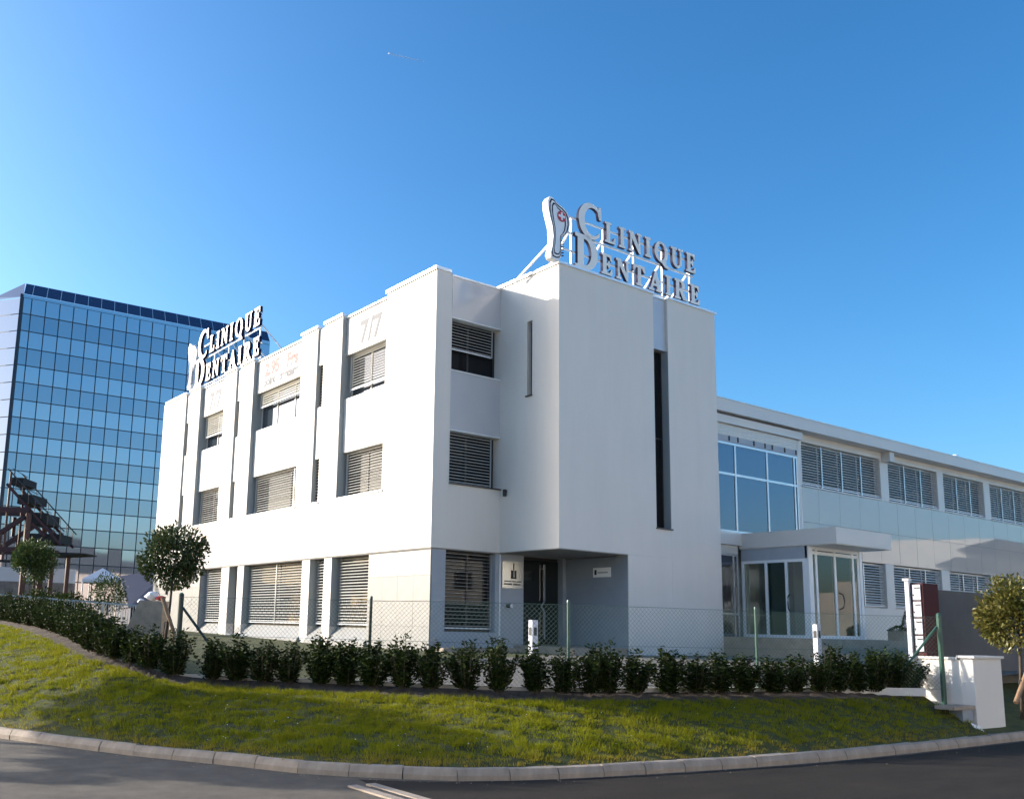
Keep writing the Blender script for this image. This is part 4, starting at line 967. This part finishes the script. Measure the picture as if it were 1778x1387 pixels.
# white parapet wall with stone base behind the garden
ww = thing('garden_wall', 'long white parapet wall with brown stone base behind the railing', 'wall', (-3, 33, 1.4))
MB().bar((-16, 41.5, 4.0), (-.9, 31.5, 3.82), .25, .75).build('white_parapet', 'dull_white', ww); MB().bar((-16, 41.5, 2.4), (-.9, 31.5, 2.25), .35, 2.4).build('stone_base', 'stone_wall', ww)
tn = thing('white_tent', 'small white pitched tent roof above the garden wall', 'tent', (3.1, 40.7, 1.3))
MB().add([(2.1, 41.1, 4.1), (4.0, 39.8, 4.1), (4.7, 40.9, 4.1), (2.9, 42.3, 4.1), (3.3, 41.0, 4.85), (2.1, 41.1, 3.9), (4.0, 39.8, 3.9), (4.7, 40.9, 3.9), (2.9, 42.3, 3.9)],
         [(0, 1, 4), (1, 2, 4), (2, 3, 4), (3, 0, 4), (5, 6, 1, 0), (6, 7, 2, 1), (7, 8, 3, 2), (8, 5, 0, 3)]).build('canopy', 'dull_white', tn)
for x, y in ((2.15, 41.1), (3.98, 39.85), (4.65, 40.9), (2.9, 42.25)): MB().tube([(x, y, 1.2), (x, y, 3.95)], .04, 6).build('pole', 'alu', tn)
nv = thing('garden_shed', 'dark navy pitched roof of a low shed beyond the clinic corner', 'shed', (5.5, 38.5, 1.2))
MB().add([(2.6, 33.0, 2.3), (6.4, 30.6, 2.3), (6.9, 38.4, 4.95), (4.2, 40.2, 4.35), (5.5, 45.5, 2.3), (9.2, 43.0, 2.3)], [(0, 1, 2, 3), (3, 2, 5, 4), (1, 5, 2), (4, 0, 3)]).build('roof', 'navy_roof', nv)
MB().add([(2.8, 33.3, 1.1), (6.2, 31.1, 1.1), (9.0, 42.8, 1.1), (5.6, 45.0, 1.1), (2.8, 33.3, 2.29), (6.2, 31.1, 2.29), (9.0, 42.8, 2.29), (5.6, 45.0, 2.29)], [(0, 1, 5, 4), (1, 2, 6, 5), (2, 3, 7, 6), (3, 0, 4, 7)]).build('shed_wall', 'navy_roof', nv)
# railing
rl = thing('metal_railing', 'grey metal bar railing along the garden edge', 'railing', (-5.8, 12.6, 1.4))
ra, rb = Vector((-8.2, 13.6, 0)), Vector((-4.3, 10.3, 0))
RZ = lambda q: 2.36 - .28 * q
MB().bar(ra + Vector((0, 0, RZ(0))), rb + Vector((0, 0, RZ(1))), .05, .05).build('top_rail', 'galv', rl); MB().bar(ra + Vector((0, 0, RZ(0) - .85)), rb + Vector((0, 0, RZ(1) - .85)), .04, .04).build('bottom_rail', 'galv', rl)
mb = MB()
for k in range(62):
    q = k / 61; p = ra.lerp(rb, q); mb.bar(p + Vector((0, 0, RZ(q) - .84)), p + Vector((0, 0, RZ(q) - .02)), .016, .016)
mb.build('bar_infill', 'galv', rl)['kind'] = 'stuff'
for k in range(5):
    q = k / 4; p = ra.lerp(rb, q); MB().bar(p + Vector((0, 0, 1.2)), p + Vector((0, 0, RZ(q) + .03)), .06, .06).build('post', 'galv', rl)
rp_ = thing('concrete_ramp_wall', 'grey concrete wall end with sloping side at the corner of the clinic', 'wall', (-5.8, 5.4, 1.2))
MB().add([(-6.35, 5.75, .9), (-5.45, 5.05, .9), (-5.45, 5.05, 2.16), (-5.98, 5.45, 2.16), (-5.95, 6.2, .9), (-5.05, 5.5, .9), (-5.05, 5.5, 2.16), (-5.6, 5.9, 2.16)], [(0, 1, 2, 3), (7, 6, 5, 4), (1, 5, 6, 2), (3, 2, 6, 7), (0, 3, 7, 4)]).build('wall_block', 'concrete', rp_)
cl_ = thing('cloth_bundle', 'white and red cloth bundle draped over the concrete wall end', 'cloth', (-5.6, 5.6, 2.16))
for nm, c, r_, m in (('white_cloth', (-5.55, 5.6, 2.3), (.19, .15, .13), 'cloth_white'), ('red_cloth', (-5.4, 5.35, 2.24), (.13, .11, .07), 'cloth_red'), ('white_corner', (-5.85, 5.68, 2.14), (.08, .08, .08), 'cloth_white')):
    mb = MB(); nu, nv_ = 14, 9
    for j in range(nv_ + 1):
        for i in range(nu):
            a, b = 2 * math.pi * i / nu, math.pi * j / nv_ - math.pi / 2; w_ = 1 + .22 * math.sin(3 * a + 4 * b) + .2 * math.sin(7 * a - 5 * b)
            mb.v.append((c[0] + r_[0] * math.cos(a) * math.cos(b) * w_, c[1] + r_[1] * math.sin(a) * math.cos(b) * w_, c[2] + r_[2] * math.sin(b)))
    for j in range(nv_):
        for i in range(nu): mb.f.append((j * nu + i, j * nu + (i + 1) % nu, (j + 1) * nu + (i + 1) % nu, (j + 1) * nu + i))
    mb.build(nm, m, cl_, smooth=True)

# ------------------------------------------------------------------ across the road (one building mirrored in cladding and doors; bounce block and ridge added)
ob = thing('opposite_building', 'white rendered building with raking roof mirrored in the wing cladding', 'building', (60, -40, 0))
prof = [(-70, 0), (-17.0, 0), (-15.8, 6.7), (-14.2, 7.2), (-14.2, 7.7), (-11.6, 8.3), (-24.5, 8.8), (-24.5, 4.9), (-27, 4.9), (-27, 5.7), (-28.2, 5.7), (-28.2, 4.9), (-70, 4.6)]
MB().add([(52, y, z) for y, z in prof] + [(80, y, z) for y, z in prof], [tuple(reversed(range(13))), tuple(range(13, 26))] + [(i, (i + 1) % 13, 13 + (i + 1) % 13, 13 + i) for i in range(13)]).build('wall', 'opp_white', ob)
for k in range(5): boxo('window', 'dark_glass', ob, 51.97, 52.01, -42 - k * 5, -40 - k * 5, 1.6, 3.2)
o2 = thing('added_bounce_block', 'long pale unseen block added across the road to bounce light on the clinic', 'building', (0, -40, 0))  # added out of view to throw warm sunlight back on the shaded front
boxo('wall', 'opp_white', o2, -46, 40, -54, -36, 0, 10.0); boxo('roof_edge', 'opp_white', o2, -46.3, 40.3, -54.3, -35.7, 10.0, 10.3)
for k in range(20):
    for z in (1.2, 4.4, 7.4):
        x = -43 + k * 4.2; f = boxo('window', 'alu_white', o2, x, x + 1.9, -36.03, -35.98, z, z + 1.5); piece('pane', 'dark_glass', f, x + .95, -35.975, z + .75, 1.75, .02, 1.36)
hr = [[(x, -2600 - 300 * math.sin(x * .0007), z * (170 + 70 * math.sin(x * .0021) + 40 * math.sin(x * .0057 + 1)) - 5) for x in np.linspace(-5000, 6000, 90)] for z in (0, 1)]  # ridge added out of view to hide the horizon glow mirrored in glass
hr.append([(x, y - 900, -5) for x, y, z in hr[0]])
grid_obj('added_hills', hr, 'hill')
# contrail high above
ct = MB().tube([(1576, 2529, 1995), (1620, 2534, 2006), (1680, 2538, 2020), (1733, 2541, 2033)], 3.6, 8, 1.2).build('contrail', 'contrail_ice')
tag(ct, 'short faint white contrail streak high in the blue sky', 'contrail')
